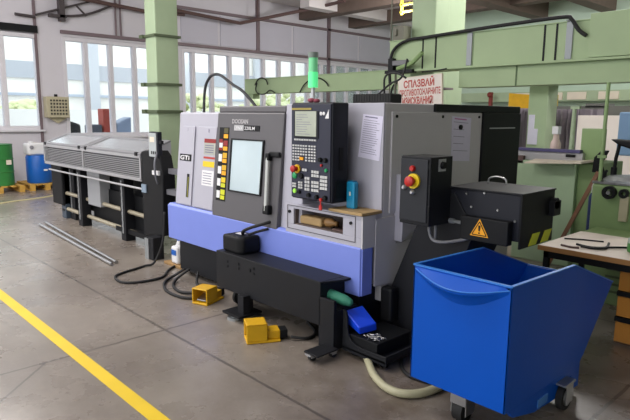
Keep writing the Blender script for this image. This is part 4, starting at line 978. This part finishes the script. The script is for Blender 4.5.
# objects on table
r = thing('pliers', 'black long pliers lying open on the work table', 'pliers', (-1.6, 4.6, TZ))
m_ = MB().tube([(-1.78, 4.55, TZ+.012), (-1.66, 4.52, TZ+.012), (-1.58, 4.60, TZ+.012), (-1.62, 4.78, TZ+.012)], .009).tube([(-1.72, 4.48, TZ+.014), (-1.60, 4.50, TZ+.014), (-1.55, 4.62, TZ+.014), (-1.42, 4.75, TZ+.014)], .009)
m_.build('jaws', black_deep, r); 
tag(MB().tube([(-1.95, 4.72, TZ+.006), (-1.85, 4.78, TZ+.006), (-1.68, 4.84, TZ+.006)], .006).build('wire_piece', black_rubber), 'thin dark wire lying across the work table', 'wire')
tag(MB().tube([(-1.86, 4.45, TZ+.008), (-1.78, 4.43, TZ+.008), (-1.72, 4.45, TZ+.008)], .008).build('small_wrench', rust), 'small dark wrench near the front edge of the table', 'wrench')
r = thing('green_jar', 'green and clear jar on the work table at right edge', 'jar', (-1.38, 4.6, TZ))
MB().turn((-1.38, 4.66, TZ), [(.06, 0), (.065, .01), (.065, .07)], n=20).build('body', mat('jar_green', '4F8F4A', .4), r)
MB().turn((-1.38, 4.66, TZ+.07), [(.064, 0), (.062, .03), (.045, .055)], n=20).build('shoulder', mat('jar_clear', 'B7C4BC', .2), r)
tag(MB().box(-1.30, -1.15, 4.6, 4.72, TZ, TZ+.14).build('green_carton', mat('carton_green', '5A9A50', .6), None, .004), 'green carton beside the jar at the right edge of the table', 'carton')
# louvred green base cabinet behind the table
r = thing('louvred_cabinet', 'green cabinet with louvres behind the work table', 'cabinet', (-1.7, 5.6, 0))
MB().box(-2.15, -1.0, 5.45, 5.95, 0, .62).build('body', green_mach, r, .01)
m_ = MB()
for k in range(6): m_.box(-1.85, -1.1, 5.44, 5.45, .12+k*.07, .14+k*.07)
m_.build('louvres', mat('louvre_dark', '5A6A46', .6), r)
# tiny red lamp far away
tag(MB().cyl((-9.85, 17.2, 0), (-9.85, 17.2, 2.05), .04, n=10).box(-9.90, -9.80, 17.15, 17.25, 2.05, 2.5).ball((-9.85, 17.12, 2.42), .09, 10).build('signal_post', mat('signal_dark', '7A2A22', .5)), 'small dark red signal post far behind the machine roof', 'post')

# ------------------------------------------------------------------ camera, light
cam = bpy.data.cameras.new('camera'); co = bpy.data.objects.new('camera', cam); COL.objects.link(co)
cam.sensor_width = 36; cam.lens = 570/630*36; cam.clip_end = 300
p = math.radians(9.4); az = math.radians(43.45); ro = math.radians(-.5)
vh = V((-math.cos(az), math.sin(az), 0)); R0 = V((vh.y, -vh.x, 0)); F = vh*math.cos(p)+V((0, 0, -math.sin(p))); U0 = R0.cross(F)
R = R0*math.cos(ro)-U0*math.sin(ro); U = R0*math.sin(ro)+U0*math.cos(ro)
M = Matrix((R, U, -F)).transposed().to_4x4(); M.translation = V((0, 0, 1.7)); co.matrix_world = M
scene.camera = co

wd = bpy.data.worlds.new('overcast_sky'); scene.world = wd; wd.use_nodes = True
bg = wd.node_tree.nodes['Background']; bg.inputs[0].default_value = (.96, .98, 1.0, 1); bg.inputs[1].default_value = 2.0

def area(name, loc, rot, sx, sy, power, col=(1, 1, 1)):
    l = bpy.data.lights.new(name, 'AREA'); l.shape = 'RECTANGLE'; l.size = sx; l.size_y = sy; l.energy = power; l.color = col
    o = bpy.data.objects.new(name, l); COL.objects.link(o); o.location = loc; o.rotation_euler = rot; return o
for i, (x, y) in enumerate(((-9, 1.0), (-4.5, 1.0))):
    area('ceiling_fill', (x, y, 5.2), (0, 0, 0), 3.5, 1.2, 90, (1, .97, .93))  # unseen area fill added under the ceiling to brighten the hall
def hall_fill(x, y, z, power):  # added fill points without fittings, lifting the upper walls and background
    l = bpy.data.lights.new('hall_fill', 'POINT'); l.energy = power; l.shadow_soft_size = .35; l.color = (1, .98, .96)
    o = bpy.data.objects.new('hall_fill', l); COL.objects.link(o); o.location = (x, y, z)
for x, y in ((-9.5, 2.0), (-5.5, -1.5), (-9.5, 12.0), (-3.0, 14.5), (2.0, 14.0), (-3.5, 8.9)): hall_fill(x, y, 4.3, 240)

vs = scene.view_settings
scene.display_settings.display_device = 'sRGB'
vs.view_transform = 'Standard'; vs.look = 'None'; vs.exposure = .15; vs.gamma = 1; vs.use_curve_mapping = False
scene.cycles.use_denoising = True
scene.cycles.max_bounces = 8; scene.cycles.diffuse_bounces = 4; scene.cycles.transparent_max_bounces = 12
